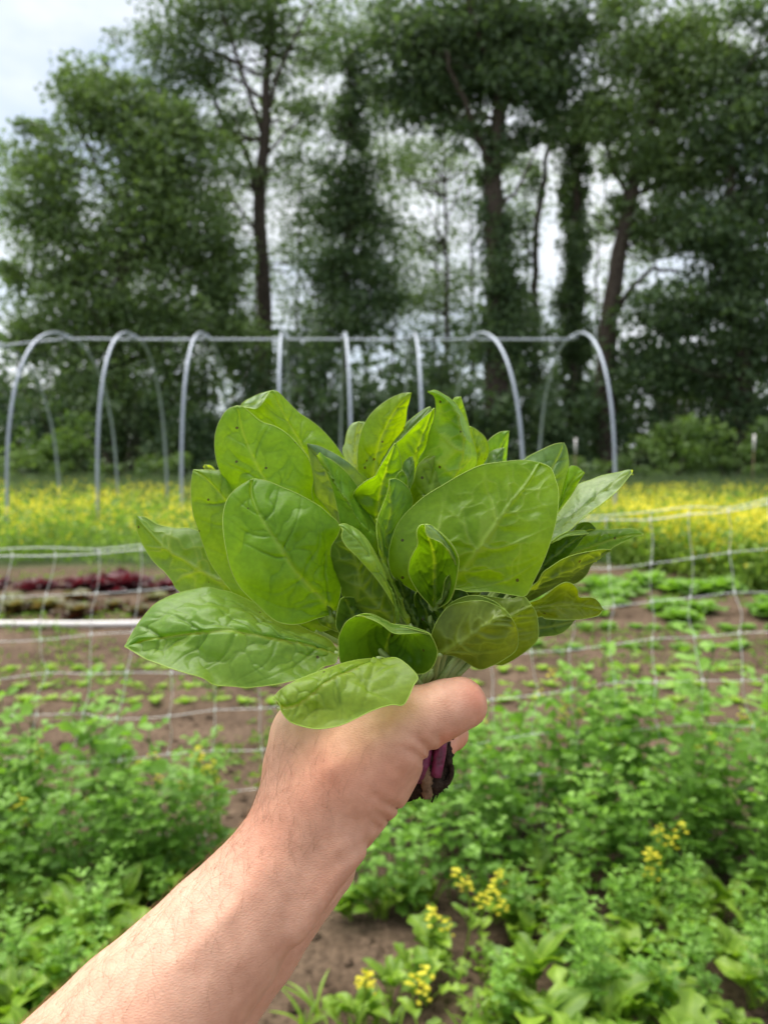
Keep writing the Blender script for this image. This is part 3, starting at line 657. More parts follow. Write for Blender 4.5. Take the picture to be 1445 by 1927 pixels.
# ------------------------------------------------------------------ foreground weeds and mustard
def weed_leaf(name, L, Wm, lob, mat, stalk=.5, droop=.9, el=1.1, seg=12):
    mb = MB(); st = L * stalk
    P = np.array([[0, 0, 0], [st * math.cos(el) * .45, 0, st * math.sin(el) * .55], [st * math.cos(el), 0, st * math.sin(el)]]); P = catmull(P, 7); mb.tube(P, [.0026, .0018], 5, 0, .8)
    s = np.linspace(0, 1, seg); a = el * .8 - s * droop; d = L / (seg - 1)
    xx = P[-1, 0] + np.r_[0, np.cumsum(np.cos(a[:-1]) * d)]; zz = P[-1, 2] + np.r_[0, np.cumsum(np.sin(a[:-1]) * d)]
    w = Wm * (np.sin(np.pi * np.clip(s, 0.02, 1) ** .8) ** .7) * (1 - lob * .5 + lob * .5 * np.cos(s * 17)); V = []; c = 7; ts = np.linspace(-1, 1, c)
    ph = rng.random() * 6
    for k in range(seg):
        for t in ts:
            nrm = np.array([-math.sin(a[k]), 0, math.cos(a[k])]); off = abs(t) * .28 * w[k] + .10 * Wm * math.sin(s[k] * 11 + t * 3 + ph) * abs(t)
            V.append(np.array([xx[k], t * w[k], zz[k]]) + nrm * off + np.array([lob * .012 * abs(t), 0, 0]))
    mb.add(np.array(V), [(k * c + j, k * c + j + 1, (k + 1) * c + j + 1, (k + 1) * c + j) for k in range(seg - 1) for j in range(c - 1)], 0, np.tile(np.where(np.abs(ts) < .1, .35, np.where(np.abs(ts) > .9, .12, 0)), seg) + random.random() * .55 + .05 + .12 * np.repeat(rng.random(seg), c))
    return mb.mesh(name, [mat])
lobed = [weed_leaf('leaf', rng.uniform(.085, .12), rng.uniform(.030, .042), rng.uniform(.45, .8), M_weed, .65, rng.uniform(.7, 1.5), rng.uniform(.9, 1.25), 20) for _ in range(7)]
oval = [weed_leaf('leaf', rng.uniform(.07, .11), rng.uniform(.022, .036), rng.uniform(.05, .2), M_weed, .75, rng.uniform(.6, 1.5), rng.uniform(.9, 1.3), 16) for _ in range(7)]
blades = [weed_leaf('leaf', rng.uniform(.14, .2), .006, 0, M_weed, .1, 1.1, 1.35) for _ in range(4)]

def weed(px, py, kind, label, group, n=9, s=1.0):
    g = G(px, py); root = thing('weed_plant', label, 'weed', (g[0], g[1], 0), rng.random() * 6.28, group)
    for k in range(n):
        o = link('leaf', random.choice({'lobed': lobed, 'oval': oval, 'blade': blades}[kind]), root); sc = s * rng.uniform(.7, 1.25) * (1 - .25 * k / n)
        o.rotation_euler = (rng.normal(0, .15), -.55 * k / n + rng.normal(0, .1), k * 2.4 + rng.normal(0, .25)); o.scale = (sc, sc, sc); o.location = (rng.normal(0, .008), rng.normal(0, .008), 0)
    return root
L1_, G1_ = 'lobed leafy weed among the plants at lower right', 'lobed weeds at lower right'
L2_, G2_ = 'oval leafy weed among the plants at lower right', 'oval weeds at lower right'
L3_, G3_ = 'broadleaf weed below the pea plants at lower left', 'broadleaf weeds at lower left'
for k in range(46):
    px = rng.uniform(960, 1520); py = rng.uniform(1700, 2060); weed(px, py, 'lobed' if k % 2 else 'oval', *( (L1_, G1_) if k % 2 else (L2_, G2_)), 11, rng.uniform(.6, 1.2))
for k in range(20):
    weed(rng.uniform(640, 1010), rng.uniform(1760, 1980), 'lobed' if k % 2 else 'oval', 'low weed on the bare soil patch below the hand', 'low weeds on the soil patch', 8, rng.uniform(.6, .85))
for k in range(12):
    weed(rng.uniform(650, 1000), rng.uniform(1680, 1740), 'oval', 'small weed at the foot of the pea row', 'small weeds at the foot of the peas', 8, rng.uniform(.6, .9))
for k in range(50):
    weed(rng.uniform(-110, 380), rng.uniform(1630, 2080), 'oval' if k % 3 else 'lobed', L3_, G3_, 10, rng.uniform(.6, 1.25))
for k, (px, py) in enumerate([(x + 30 * (j % 2), y) for j, y in enumerate((1690, 1765, 1845, 1935, 2030)) for x in range(-70, 350 - 40 * j, 68)]):
    weed(px + rng.uniform(-16, 16), py + rng.uniform(-18, 18), 'oval' if k % 3 else 'lobed', L3_, G3_, 9, rng.uniform(.7, 1.2))
for k in range(44):
    lt = k % 3 == 0; px = rng.uniform(-60, 330) if lt else rng.uniform(900, 1500); g = G(px, rng.uniform(1690, 1960))
    place_pea(g[0], g[1], rng.uniform(.26, .44), *(('small round-leaved weed clump at lower left', 'small weed clumps at lower left') if lt else ('small round-leaved weed clump at lower right', 'small weed clumps at lower right')), 'weed_clump', 'weed')
for px, py in [(600, 1930), (575, 1960), (735, 1950), (920, 1945), (880, 1975), (665, 1970)]:
    weed(px, py, 'blade', 'tuft of narrow grassy leaves on soil at the bottom edge', 'grassy tufts at the bottom edge', 8, rng.uniform(.6, .9))

def mustard(px, py, D, label, group=None, hs=1.3):
    """a flowering stem whose top is seen at px, py"""
    t = Wd(px, py, D); root = thing('mustard_plant', label, 'flower', (t[0], D, 0), 0, group); H = t[2]
    P = catmull(np.array([[rng.normal(0, .04), rng.normal(0, .03), 0], [rng.normal(0, .02), 0, H * .55], [0, 0, H]]), 14); mb = MB(); mb.tube(P, [.003, .0014], 5, 0, .7)
    heads = [P[-1]]
    for k in range(2):
        b = P[int(8 + 2 * k)]; e = b + np.array([rng.uniform(-.045, .045), rng.uniform(-.03, .03), rng.uniform(.04, .08)]) * hs; mb.tube([b, (b + e) / 2 + [0, 0, .01], e], [.0016, .001], 4, 0, .7); heads.append(e)
    link('stem', mb.mesh('stem', [M_weed]), root)
    for hd in heads:
        mb = MB(); nb = int(rng.integers(6, 11))
        for q in range(nb):
            a = q * 2.4 + rng.normal(0, .3); r = .016 * hs * math.sqrt((q + .4) / nb) * rng.uniform(.8, 1.2); c = hd + np.array([math.cos(a) * r, math.sin(a) * r, .012 - .030 * q / nb * hs + rng.normal(0, .002)])
            sz = rng.uniform(.6, 1.1) * hs; tl = rng.normal(0, .35, 3)
            for pt in range(4):
                aa = a + pt * math.pi / 2; u = np.array([math.cos(aa), math.sin(aa), .35]) + tl; u /= np.linalg.norm(u); v = np.cross(np.array([0, 0, 1.]) - tl, u); v /= np.linalg.norm(v)
                mb.add(*disc_leaf(c, u, v, np.cross(u, v), .0068 * sz, .0058 * sz, .1), 0)
            mb.tube(np.array([hd - [0, 0, .012 + .02 * q / nb], (hd + c) / 2 - [0, 0, .004], c]), [.0007, .0005], 3, 1, .8)
        for q in range(5):                                         # unopened buds on top
            c = hd + np.array([rng.normal(0, .004), rng.normal(0, .004), .014 + rng.uniform(0, .006)]); mb.tube(np.array([c, c + [0, 0, .003], c + [0, 0, .006]]), [.0008, .0016, .0006], 5, 1, .9)
        link('flower_cluster', mb.mesh('flower_cluster', [M_yellow, M_weed]), root)
    for k in range(3):
        o = link('leaf', random.choice(oval), root); o.location = P[3 + 2 * k]; o.scale = (.5,) * 3; o.rotation_euler = (0, 0, k * 2.2 + rng.random())
for px, py, D, lb in [(1240, 1562, 2.15, 'yellow mustard flower spike rising above weeds at right'), (1222, 1606, 2.1, 'lower yellow mustard spike just left of the tallest right one'),
                      (876, 1662, 2.05, 'tallest yellow mustard spike over the soil patch'), (908, 1692, 2.03, 'yellow mustard spike right of the tallest one over soil'), (842, 1742, 2.0, 'lowest small mustard head left of the soil patch spikes'),
                      (690, 1852, 1.72, 'large yellow mustard head at bottom centre left'), (775, 1846, 1.74, 'large yellow mustard head at bottom centre right'),
                      (60, 1402, 2.5, 'yellow mustard flower among peas at the left edge'), (30, 1505, 2.35, 'yellow mustard flower low at the left edge'), (400, 1438, 2.45, 'yellow mustard cluster close left of the forearm'), (372, 1412, 2.5, 'yellow mustard stem tip just left of the forearm cluster'),
                      (1040, 1266, 2.75, 'single bright mustard head under the spinach leaves at right'), (1065, 1318, 2.7, 'yellow mustard head just below the single bright one'), (1340, 1388, 2.55, 'yellow mustard head among peas at far right'), (1165, 1385, 2.6, 'yellow mustard head among peas at mid right'),
                      (290, 1420, 2.5, 'small yellow mustard bloom among left peas'), (1395, 1340, 2.7, 'yellow mustard bloom above peas near the right edge'), (905, 1350, 2.7, 'yellow mustard bloom beside the thumb tip')]:
    mustard(px, py, D, lb)

# ------------------------------------------------------------------ the spinach bunch
BR = (0.180, 0.335, 0.012)      # bright yellow-green blade
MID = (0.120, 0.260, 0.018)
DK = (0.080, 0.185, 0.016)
GREY = (0.185, 0.290, 0.130)    # upper side, the sky's bluish reflection put into the colour
PALE = (0.290, 0.400, 0.210)  # whitish sky sheen put into the colour; also pale leaf undersides
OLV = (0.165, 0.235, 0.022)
bunch = thing('spinach_bunch', 'freshly pulled bunch of green spinach with muddy pink roots held in the hand', 'spinach', tuple(W(812, 1330, .405)))
BO = np.array(bunch.location)
NECK = []

def blade(base, tip, Mp, A, B, d, e, col, side=1, spots=.05, name='leaf', parent=None, vein=1.0, wave=1.0, nu=30, nv=46, petiole=True, fold=1.5, seed=None, auto=True):
    """a spinach leaf blade: base, tip, midrib and both edges in photo pixels; d = depth of the midrib at base, middle and tip (m); e = how far each edge lies behind (+) or before (-) the midrib"""
    r = np.random.default_rng(int(base[0] * 7 + tip[1] * 13 + tip[0]) if seed is None else seed)
    if auto:                                                       # about 0.9 mm between grid lines
        Lpx = sum(math.dist(u, v) for u, v in zip([base] + Mp, Mp + [tip])); mid_ = np.array(Mp[len(Mp) // 2]); wpx = np.linalg.norm(np.array(A[len(A) // 2]) - mid_) + np.linalg.norm(np.array(B[len(B) // 2]) - mid_)
        nv = int(np.clip(Lpx / 2.2, 20, 170)); nu = int(np.clip(wpx / 2.2, 12, 130))
    m = catmull([base] + Mp + [tip], nv); a = catmull([base] + A + [tip], nv); b = catmull([base] + B + [tip], nv)
    s = np.linspace(0, 1, nv); d0, dm, d1 = d
    dM = d0 * (1 - s) * (1 - 2 * s) + dm * 4 * s * (1 - s) + d1 * s * (2 * s - 1)
    half = nu // 2; ts = np.linspace(-1, 1, 2 * half + 1)
    at = np.abs(ts)[None, :, None]; ed = np.where(ts[None, :, None] < 0, a[:, None], b[:, None])
    P2 = m[:, None] * (1 - at) + ed * at
    pr = np.sin(np.pi * np.clip(s, .02, .98)) ** .6
    ee = np.where(ts < 0, e[0], e[1])
    D_ = dM[:, None] + pr[:, None] * ee[None] * np.abs(ts)[None] ** fold
    SS = np.broadcast_to(s[:, None], D_.shape); TT = np.broadcast_to(ts[None], D_.shape)
    # slow waves, stronger to the margin
    wv = sum(r.normal(0, 1) * np.sin(SS * f1 * 6.28 + TT * f2 * 3 + r.random() * 6) for f1, f2 in ((.8, .6), (1.3, -1), (2.1, 1.4)))
    D_ = D_ + .0009 * wave * wv * (.35 + np.abs(TT)) * pr[:, None]
    p = np.stack([(P2[..., 0] - CX) / F * D_, -(P2[..., 1] - CY) / F * D_, D_], -1)
    # metric leaf coordinates
    L = np.linalg.norm(np.diff(p[:, half], axis=0), axis=1).sum()
    wA = np.linalg.norm(p[:, 0] - p[:, half], axis=1); wB = np.linalg.norm(p[:, -1] - p[:, half], axis=1)
    q = np.where(TT < 0, wA[:, None], wB[:, None]) * TT; y = SS * L
    aq = np.abs(q)
    # midrib, side veins, net of small veins, blisters between them
    wm = .0016 * (1 - .75 * SS) + .0003
    v0 = np.exp(-(aq / wm) ** 2)
    v1 = np.zeros_like(q); 
    for sd in (-1, 1):
        k = 0; y0 = .06 * L + r.uniform(0, .05) * L
        while y0 < .86 * L:
            sl = r.uniform(.75, 1.05) if k else 1.3
            path = y0 + sl * aq * (0.5 + 6 * aq / L * r.uniform(.2, .55)) + .0016 * np.sin(aq * r.uniform(160, 300) + r.random() * 6)
            dist = np.abs(y - path) / math.sqrt(1 + sl * sl)
            amp = r.uniform(.45, 1.05) * np.exp(-(dist / (.00075 * (1 - .4 * np.abs(TT)))) ** 2) * np.clip(1.15 - np.abs(TT), 0, 1)
            v1 = np.maximum(v1, np.where(TT * sd > 0, amp, 0)); y0 += L * r.uniform(.13, .23); k += 1
    nP = int(np.clip(L * (wA.max() + wB.max()) * 5200, 14, 60))
    pts = np.stack([r.uniform(-wA.max(), wB.max(), nP), r.uniform(0, L, nP)], -1)
    qw = q + .0022 * np.sin(y * 240 + 2) + .001 * np.sin(y * 610); yw = y + .0022 * np.sin(q * 260 + 1) + .001 * np.sin(q * 640)
    dd = np.sqrt((qw[..., None] - pts[:, 0]) ** 2 + (yw[..., None] - pts[:, 1]) ** 2); dd.sort(axis=-1)
    edge = dd[..., 1] - dd[..., 0]; v2 = np.exp(-(edge / .0008) ** 2); dome = 1 - np.exp(-(edge / .009) ** 2)
    inner = np.clip(1.02 - np.abs(TT), 0, .5) * 2
    h = vein * (dome * .0017 * inner - .0010 * v0 - .0009 * v1 - .0003 * v2 * inner) * side
    gu = np.gradient(p, axis=0); gv = np.gradient(p, axis=1); nr = np.cross(gu, gv); nr /= np.linalg.norm(nr, axis=-1, keepdims=True) + 1e-12
    nr *= np.where(nr[..., 2:3] > 0, -1, 1); nr[0] = nr[1]; nr[-1] = nr[-2]
    p = p + nr * h[..., None]
    wv_ = c2w(p.reshape(-1, 3)) - BO; K = 2 * half + 1
    i = np.arange(nv - 1)[:, None] * K + np.arange(K - 1)[None]; Q = np.stack([i, i + 1, i + K + 1, i + K], -1).reshape(-1, 4)
    vein_at = np.clip(v0 * 1.0 * (1 - .3 * SS) + v1 * .95 * (1 if side < 0 else -1.0) + v2 * inner * .6 * (1 if side < 0 else -1), -1, 1)
    if side > 0: vein_at = np.where(v0 > .35, v0 * .75, vein_at)
    # pale margin as a thin bead along the outline
    out = np.vstack([wv_.reshape(nv, K, 3)[:, 0], wv_.reshape(nv, K, 3)[::-1, -1]])
    tv, tf = tube(out, .00020, 4, cap=False)
    V = np.vstack([wv_, tv]); Q = np.vstack([Q, np.array(tf) + len(wv_)])
    me = quad_mesh('leaf', V, Q, [M_blade, M_rim], {'vein': np.r_[vein_at.ravel(), np.zeros(len(tv))], 'rnd': np.full(len(V), spots)}, smooth=True,
                   midx=np.r_[np.zeros(len(Q) - len(tf)), np.ones(len(tf))])
    o = link(name, me, parent or bunch); o.color = (*col, 1)
    if petiole:
        b3 = c2w(p[0, half]) ; nk = W(812 + r.uniform(-20, 20), 1335 + r.uniform(-8, 8), .405 + r.uniform(-.007, .007))
        t3 = c2w(p[3, half]) - b3; mid = b3 * .45 + nk * .55 + np.array([0, 0, .004]) - t3 * .2
        mb = MB(); mb.tube(catmull(np.array([t3 * .9 + b3, b3, mid, nk]), 16) - BO, [.0012, .0017, .0021, .0023], 8)
        link('stem', mb.mesh('stem', [M_stalk]), o)
    return o

# --- front left: big rounded leaf
blade((632, 1156), (476, 900), [(600, 1122), (556, 1075), (522, 1021), (491, 973), (474, 930)],
      [(600, 1163), (560, 1175), (520, 1169), (483, 1137), (452, 1106), (435, 1073), (425, 1032), (420, 994), (421, 963), (430, 936), (448, 917)],
      [(640, 1120), (645, 1070), (643, 1020), (639, 988), (620, 969), (599, 951), (562, 930), (531, 917), (502, 905)], (.397, .385, .402), (-.004, .010), (.165, .315, .011), 1, .04)
# --- spotted leaf above it
blade((636, 1150), (446, 763), [(570, 1020), (499, 904), (482, 871), (460, 822)],
      [(560, 1100), (480, 1010), (431, 926), (413, 884), (405, 853), (405, 820), (413, 793), (428, 771)],
      [(640, 1080), (612, 1000), (588, 935), (590, 900), (581, 864), (561, 837), (539, 815), (517, 802), (493, 794), (473, 778), (458, 766)], (.408, .410, .420), (.008, .006), BR, 1, .30)
# --- top back leaf with rolled tip
lf = blade((672, 1060), (512, 734), [(620, 930), (570, 840), (530, 770)], [(570, 1000), (500, 880), (466, 800), (453, 764), (480, 745)],
      [(690, 1000), (672, 910), (650, 866), (626, 831), (603, 806), (584, 791), (561, 775), (539, 753), (524, 738)], (.430, .434, .442), (.004, .010), (.180, .335, .010), 1, .06)
blade((452, 764), (508, 735), [(480, 757)], [(468, 751), (485, 742)], [(467, 767), (482, 769), (495, 757)], (.438, .433, .438), (.004, -.002), PALE, 1, 0, 'rolled_tip', lf, .5, .4, 10, 16, False)
# --- left middle leaf
blade((636, 1182), (364, 884), [(520, 1060), (422, 939), (386, 899)],
      [(593, 1190), (545, 1184), (504, 1171), (462, 1142), (429, 1105), (398, 1063), (384, 1030), (373, 997), (364, 970), (360, 941), (360, 908)],
      [(620, 1110), (560, 1030), (480, 950), (430, 892), (400, 885)], (.406, .412, .420), (.004, .006), (.160, .290, .022), 1, .12)
blade((420, 960), (384, 876), [(404, 905)], [(402, 900), (390, 884)], [(415, 905), (404, 882), (394, 875)], (.43, .43, .43), (0, .004), PALE, 1, 0, nu=8, nv=14)
# --- left pointed leaf
blade((600, 1190), (256, 971), [(500, 1140), (423, 1099), (386, 1079), (345, 1053), (313, 1033), (268, 986)],
      [(540, 1130), (460, 1060), (374, 1000), (328, 994), (297, 987), (274, 974)], [(520, 1192), (420, 1170), (340, 1115), (324, 1094), (309, 1075), (297, 1065), (284, 1050), (270, 1027), (258, 998)], (.410, .420, .432), (.010, .002), (.150, .275, .040), -1, .05)
# --- large lower left leaf, upper side to the sky
blade((637, 1228), (235, 1217), [(590, 1214), (530, 1203), (444, 1187), (392, 1189), (340, 1194), (293, 1201), (253, 1209)],
      [(620, 1205), (585, 1188), (540, 1166), (490, 1140), (438, 1116), (413, 1110), (392, 1105), (376, 1107), (340, 1115), (313, 1125), (289, 1139), (264, 1168), (247, 1195)],
      [(631, 1248), (608, 1255), (591, 1268), (560, 1279), (520, 1288), (469, 1294), (438, 1292), (403, 1289), (380, 1276), (336, 1263), (303, 1251), (272, 1239)], (.386, .376, .384), (.034, -.016), (.165, .320, .055), 1, .02, vein=1.5)
# --- bottom leaf draped over the hand
blade((716, 1240), (514, 1314), [(680, 1252), (622, 1277), (585, 1308), (555, 1328), (532, 1330)],
      [(690, 1240), (650, 1247), (600, 1264), (560, 1280), (530, 1297)],
      [(750, 1240), (785, 1272), (778, 1291), (760, 1326), (736, 1327), (700, 1338), (650, 1362), (615, 1371), (585, 1371), (548, 1360), (530, 1340), (526, 1325)], (.372, .345, .343), (.010, -.006), (.200, .345, .048), 1, .05, vein=1.1)
# --- dark cupped leaf above it
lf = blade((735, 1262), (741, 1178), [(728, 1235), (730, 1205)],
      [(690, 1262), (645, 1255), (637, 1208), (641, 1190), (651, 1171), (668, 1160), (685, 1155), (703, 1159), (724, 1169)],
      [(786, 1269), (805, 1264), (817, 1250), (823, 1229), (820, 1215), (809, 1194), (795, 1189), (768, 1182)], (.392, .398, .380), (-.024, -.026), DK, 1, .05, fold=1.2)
blade((668, 1160), (811, 1194), [(703, 1163), (742, 1184), (780, 1186)], [(685, 1155), (703, 1157), (724, 1167), (741, 1175), (768, 1178), (795, 1186)],
      [(690, 1162), (715, 1174), (739, 1191), (762, 1193), (790, 1191)], (.372, .370, .372), (.006, -.001), (.15, .28, .05), 1, 0, 'rolled_edge', lf, .3, .3, 8, 30, False)
# --- rolled bright leaf in the middle
lf = blade((750, 1176), (642, 990), [(712, 1140), (680, 1100), (672, 1060), (655, 1018)],
      [(700, 1175), (660, 1150), (645, 1123), (637, 1096), (626, 1067), (622, 1048), (624, 1028), (636, 1008)],
      [(752, 1150), (742, 1110), (722, 1070), (700, 1030), (676, 1002)], (.398, .394, .386), (.006, -.004), (.105, .195, .020), -1, .05)
blade((750, 1174), (639, 987), [(740, 1120), (715, 1075), (680, 1025), (656, 1000)], [(744, 1148), (730, 1121), (709, 1090), (689, 1067), (670, 1046), (651, 1027), (643, 1011), (645, 997)],
      [(745, 1146), (728, 1106), (726, 1085), (716, 1060), (705, 1040), (693, 1019), (676, 1000), (653, 987)], (.392, .376, .378), (.000, .012), (.215, .350, .070), 1, .02, 'rolled_edge', lf, .9, .5, 16, 40, False)
# --- slim leaf seen edge-on
blade((772, 1180), (707, 977), [(748, 1120), (722, 1060), (712, 1010)], [(765, 1176), (748, 1145), (731, 1103), (716, 1060), (710, 1010)], [(790, 1184), (776, 1160), (758, 1118), (735, 1080), (724, 1036), (715, 990)], (.398, .392, .388), (-.004, .016), (.12, .23, .028), -1, .02, nu=14)
# --- folded leaf right of centre
blade((742, 1070), (733, 902), [(728, 1010), (737, 960), (735, 925)], [(722, 1040), (712, 1000), (711, 977), (717, 958), (725, 938), (732, 915)],
      [(758, 1040), (764, 1000), (774, 955), (776, 940), (770, 921), (759, 909), (745, 901)], (.404, .402, .398), (-.006, .010), (.135, .270, .050), 1, .03)
# --- broad leaf behind it
blade((706, 1030), (745, 835), [(708, 980), (716, 930), (732, 870)], [(680, 1000), (668, 960), (664, 938), (670, 921), (689, 905), (705, 896), (714, 880), (726, 861), (738, 841)],
      [(740, 1000), (762, 940), (758, 890), (752, 855)], (.416, .412, .410), (-.006, .004), (.155, .300, .012), 1, .05)
# --- bright leaf with pale rim, and its grey neighbour behind
blade((752, 1000), (818, 769), [(765, 920), (785, 850), (806, 795)], [(735, 940), (736, 870), (743, 838), (757, 824), (778, 803), (799, 784)], [(775, 930), (786, 869), (799, 845), (806, 820), (815, 791)], (.424, .420, .420), (-.005, .006), BR, 1, .04)
blade((700, 960), (809, 765), [(722, 890), (750, 835), (785, 790)], [(688, 930), (694, 899), (714, 855), (743, 820), (768, 793), (795, 772)], [(730, 930), (760, 870), (790, 820), (812, 778)], (.432, .430, .430), (.012, -.004), (.130, .215, .075), 1, .02)
# --- spotted tall leaf, and the pale one left of it
blade((695, 970), (774, 739), [(705, 880), (715, 830), (742, 775)], [(680, 940), (674, 888), (673, 865), (675, 836), (682, 807), (693, 786), (709, 768), (732, 751), (755, 741)], [(725, 920), (748, 850), (763, 797), (766, 772), (770, 757)], (.434, .432, .430), (.006, .006), (.190, .315, .010), 1, .5)
blade((688, 950), (676, 793), [(670, 880), (668, 830)], [(665, 900), (650, 865), (645, 847), (649, 834), (653, 813), (662, 798)], [(700, 900), (698, 850), (690, 800)], (.444, .444, .446), (.010, .004), PALE, 1, 0)
# --- grey-green leaf left of centre, and the V-folded leaf before it
blade((690, 1045), (578, 835), [(650, 965), (618, 900), (596, 862)], [(650, 1010), (620, 963), (596, 934), (591, 913), (589, 886), (582, 855)], [(705, 1000), (700, 940), (686, 904), (676, 890), (660, 874), (639, 859), (618, 847), (597, 838)], (.412, .408, .404), (.014, .010), (.140, .225, .115), 1, .01)  # first colour greyed to carry the sky's reflection
blade((718, 1070), (599, 855), [(707, 1013), (685, 990), (670, 969), (655, 945), (637, 919), (618, 888)], [(690, 1060), (655, 1020), (641, 986), (637, 965), (629, 932), (620, 901), (606, 869)], [(722, 1030), (705, 985), (672, 935), (672, 917), (651, 888), (622, 865)], (.402, .392, .390), (.010, .022), (.160, .305, .035), 1, .02, fold=1.1)
# --- tall leaf with curled tip
blade((822, 970), (805, 738), [(864, 880), (873, 838), (868, 809), (861, 781), (846, 758), (824, 742)], [(795, 930), (784, 873), (800, 838), (809, 809), (818, 781), (820, 760), (816, 745)], [(870, 930), (896, 871), (894, 847), (887, 824), (878, 795), (866, 772), (854, 755), (838, 744), (819, 734)], (.416, .408, .408), (.016, .020), (.165, .310, .032), -1, .04, fold=1.15)
blade((872, 900), (867, 746), [(868, 820)], [(852, 850), (850, 790), (853, 752)], [(888, 850), (884, 810), (875, 772)], (.45, .45, .45), (0, .004), BR, 1, .02, nu=12, nv=20)
blade((878, 960), (884, 802), [(890, 900), (895, 850)], [(868, 900), (872, 850), (877, 815)], [(899, 880), (911, 871), (919, 854), (919, 838), (911, 821), (894, 807)], (.440, .436, .436), (.004, .008), (.18, .30, .012), 1, .25)
blade((900, 970), (958, 811), [(922, 890), (945, 840)], [(900, 900), (910, 850), (919, 829), (939, 814)], [(940, 920), (952, 871), (955, 842)], (.448, .446, .446), (.004, .006), (.14, .29, .03), 1, .05, nu=16, nv=26)
blade((905, 940), (948, 842), [(920, 890), (934, 862)], [(900, 900), (913, 868), (926, 848)], [(935, 900), (945, 868)], (.440, .438, .440), (.008, .004), GREY, 1, .01, nu=16, nv=26)
# --- right: grey-green rounded, bright slim, long pale one
blade((955, 1070), (1061, 833), [(1000, 960), (1041, 880), (1056, 850)], [(940, 980), (965, 900), (987, 865), (1018, 847), (1043, 836)], [(1020, 1010), (1053, 940), (1062, 913), (1067, 893), (1070, 872), (1067, 847)], (.414, .420, .430), (.006, .006), (.130, .235, .085), 1, .02)
blade((980, 1085), (1098, 888), [(1040, 980), (1075, 910)], [(1000, 1020), (1046, 955), (1062, 907), (1070, 880), (1084, 877)], [(1010, 1030), (1049, 966), (1070, 938), (1082, 920), (1093, 899)], (.424, .424, .424), (.004, .006), BR, 1, .06, nu=18)
blade((958, 1095), (1189, 890), [(1050, 995), (1110, 945), (1150, 912)], [(985, 1030), (1043, 975), (1051, 964), (1072, 938), (1085, 914), (1114, 902), (1136, 894), (1163, 889), (1180, 885)],
      [(1000, 1060), (1041, 1016), (1072, 998), (1093, 978), (1114, 961), (1136, 945), (1159, 926), (1176, 907)], (.410, .424, .440), (.026, -.010), PALE, 1, .01, vein=1.4)
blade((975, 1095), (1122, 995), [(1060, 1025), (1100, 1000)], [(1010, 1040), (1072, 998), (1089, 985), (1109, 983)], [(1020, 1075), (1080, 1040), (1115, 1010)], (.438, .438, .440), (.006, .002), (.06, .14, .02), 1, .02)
blade((965, 1115), (1209, 1004), [(1060, 1050), (1130, 1022), (1170, 1010)], [(1000, 1060), (1060, 1015), (1109, 999), (1159, 996), (1190, 995)], [(1010, 1105), (1068, 1060), (1114, 1040), (1143, 1036), (1159, 1027), (1188, 1013)], (.424, .430, .436), (.010, -.004), (.140, .285, .016), 1, .14)
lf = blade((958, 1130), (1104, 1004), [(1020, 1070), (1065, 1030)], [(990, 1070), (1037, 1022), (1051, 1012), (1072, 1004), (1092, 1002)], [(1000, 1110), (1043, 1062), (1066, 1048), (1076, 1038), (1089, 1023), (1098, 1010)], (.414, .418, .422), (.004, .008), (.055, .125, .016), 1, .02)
blade((1037, 1023), (1108, 1004), [(1072, 1005)], [(1051, 1010), (1072, 1001), (1097, 998)], [(1055, 1014), (1074, 1008), (1095, 1006)], (.412, .412, .418), (.004, 0), (.2, .33, .10), 1, 0, 'rolled_edge', lf, .2, .2, 8, 16, False)
blade((955, 1142), (1150, 1035), [(1005, 1104), (1043, 1086), (1085, 1068), (1114, 1056)], [(985, 1115), (1010, 1096), (1022, 1077), (1039, 1065), (1060, 1052), (1085, 1043), (1114, 1037), (1135, 1034)], [(1000, 1130), (1053, 1101), (1078, 1099), (1093, 1092), (1105, 1079), (1116, 1060)], (.402, .408, .420), (-.008, .016), (.105, .170, .022), -1, .06, fold=1.1)
# --- right low: yellowish lobed leaf, bluish one beneath
blade((880, 1190), (1134, 1147), [(980, 1150), (1030, 1142), (1085, 1140)], [(940, 1150), (1006, 1131), (1028, 1119), (1047, 1104), (1064, 1096), (1078, 1100), (1087, 1111), (1090, 1124), (1114, 1125), (1126, 1133)], [(940, 1185), (1012, 1162), (1028, 1165), (1068, 1167), (1103, 1164), (1126, 1158)], (.394, .400, .410), (-.004, -.004), (.190, .270, .012), -1, .16)
blade((885, 1200), (1081, 1168), [(960, 1185), (1030, 1180)], [(950, 1165), (1028, 1160), (1060, 1162)], [(950, 1215), (1015, 1199), (1031, 1197), (1051, 1194), (1068, 1183)], (.408, .414, .420), (.006, .002), (.11, .21, .075), 1, .05, nu=18, nv=30)  # bluish tint paints in sky reflected off the upper side
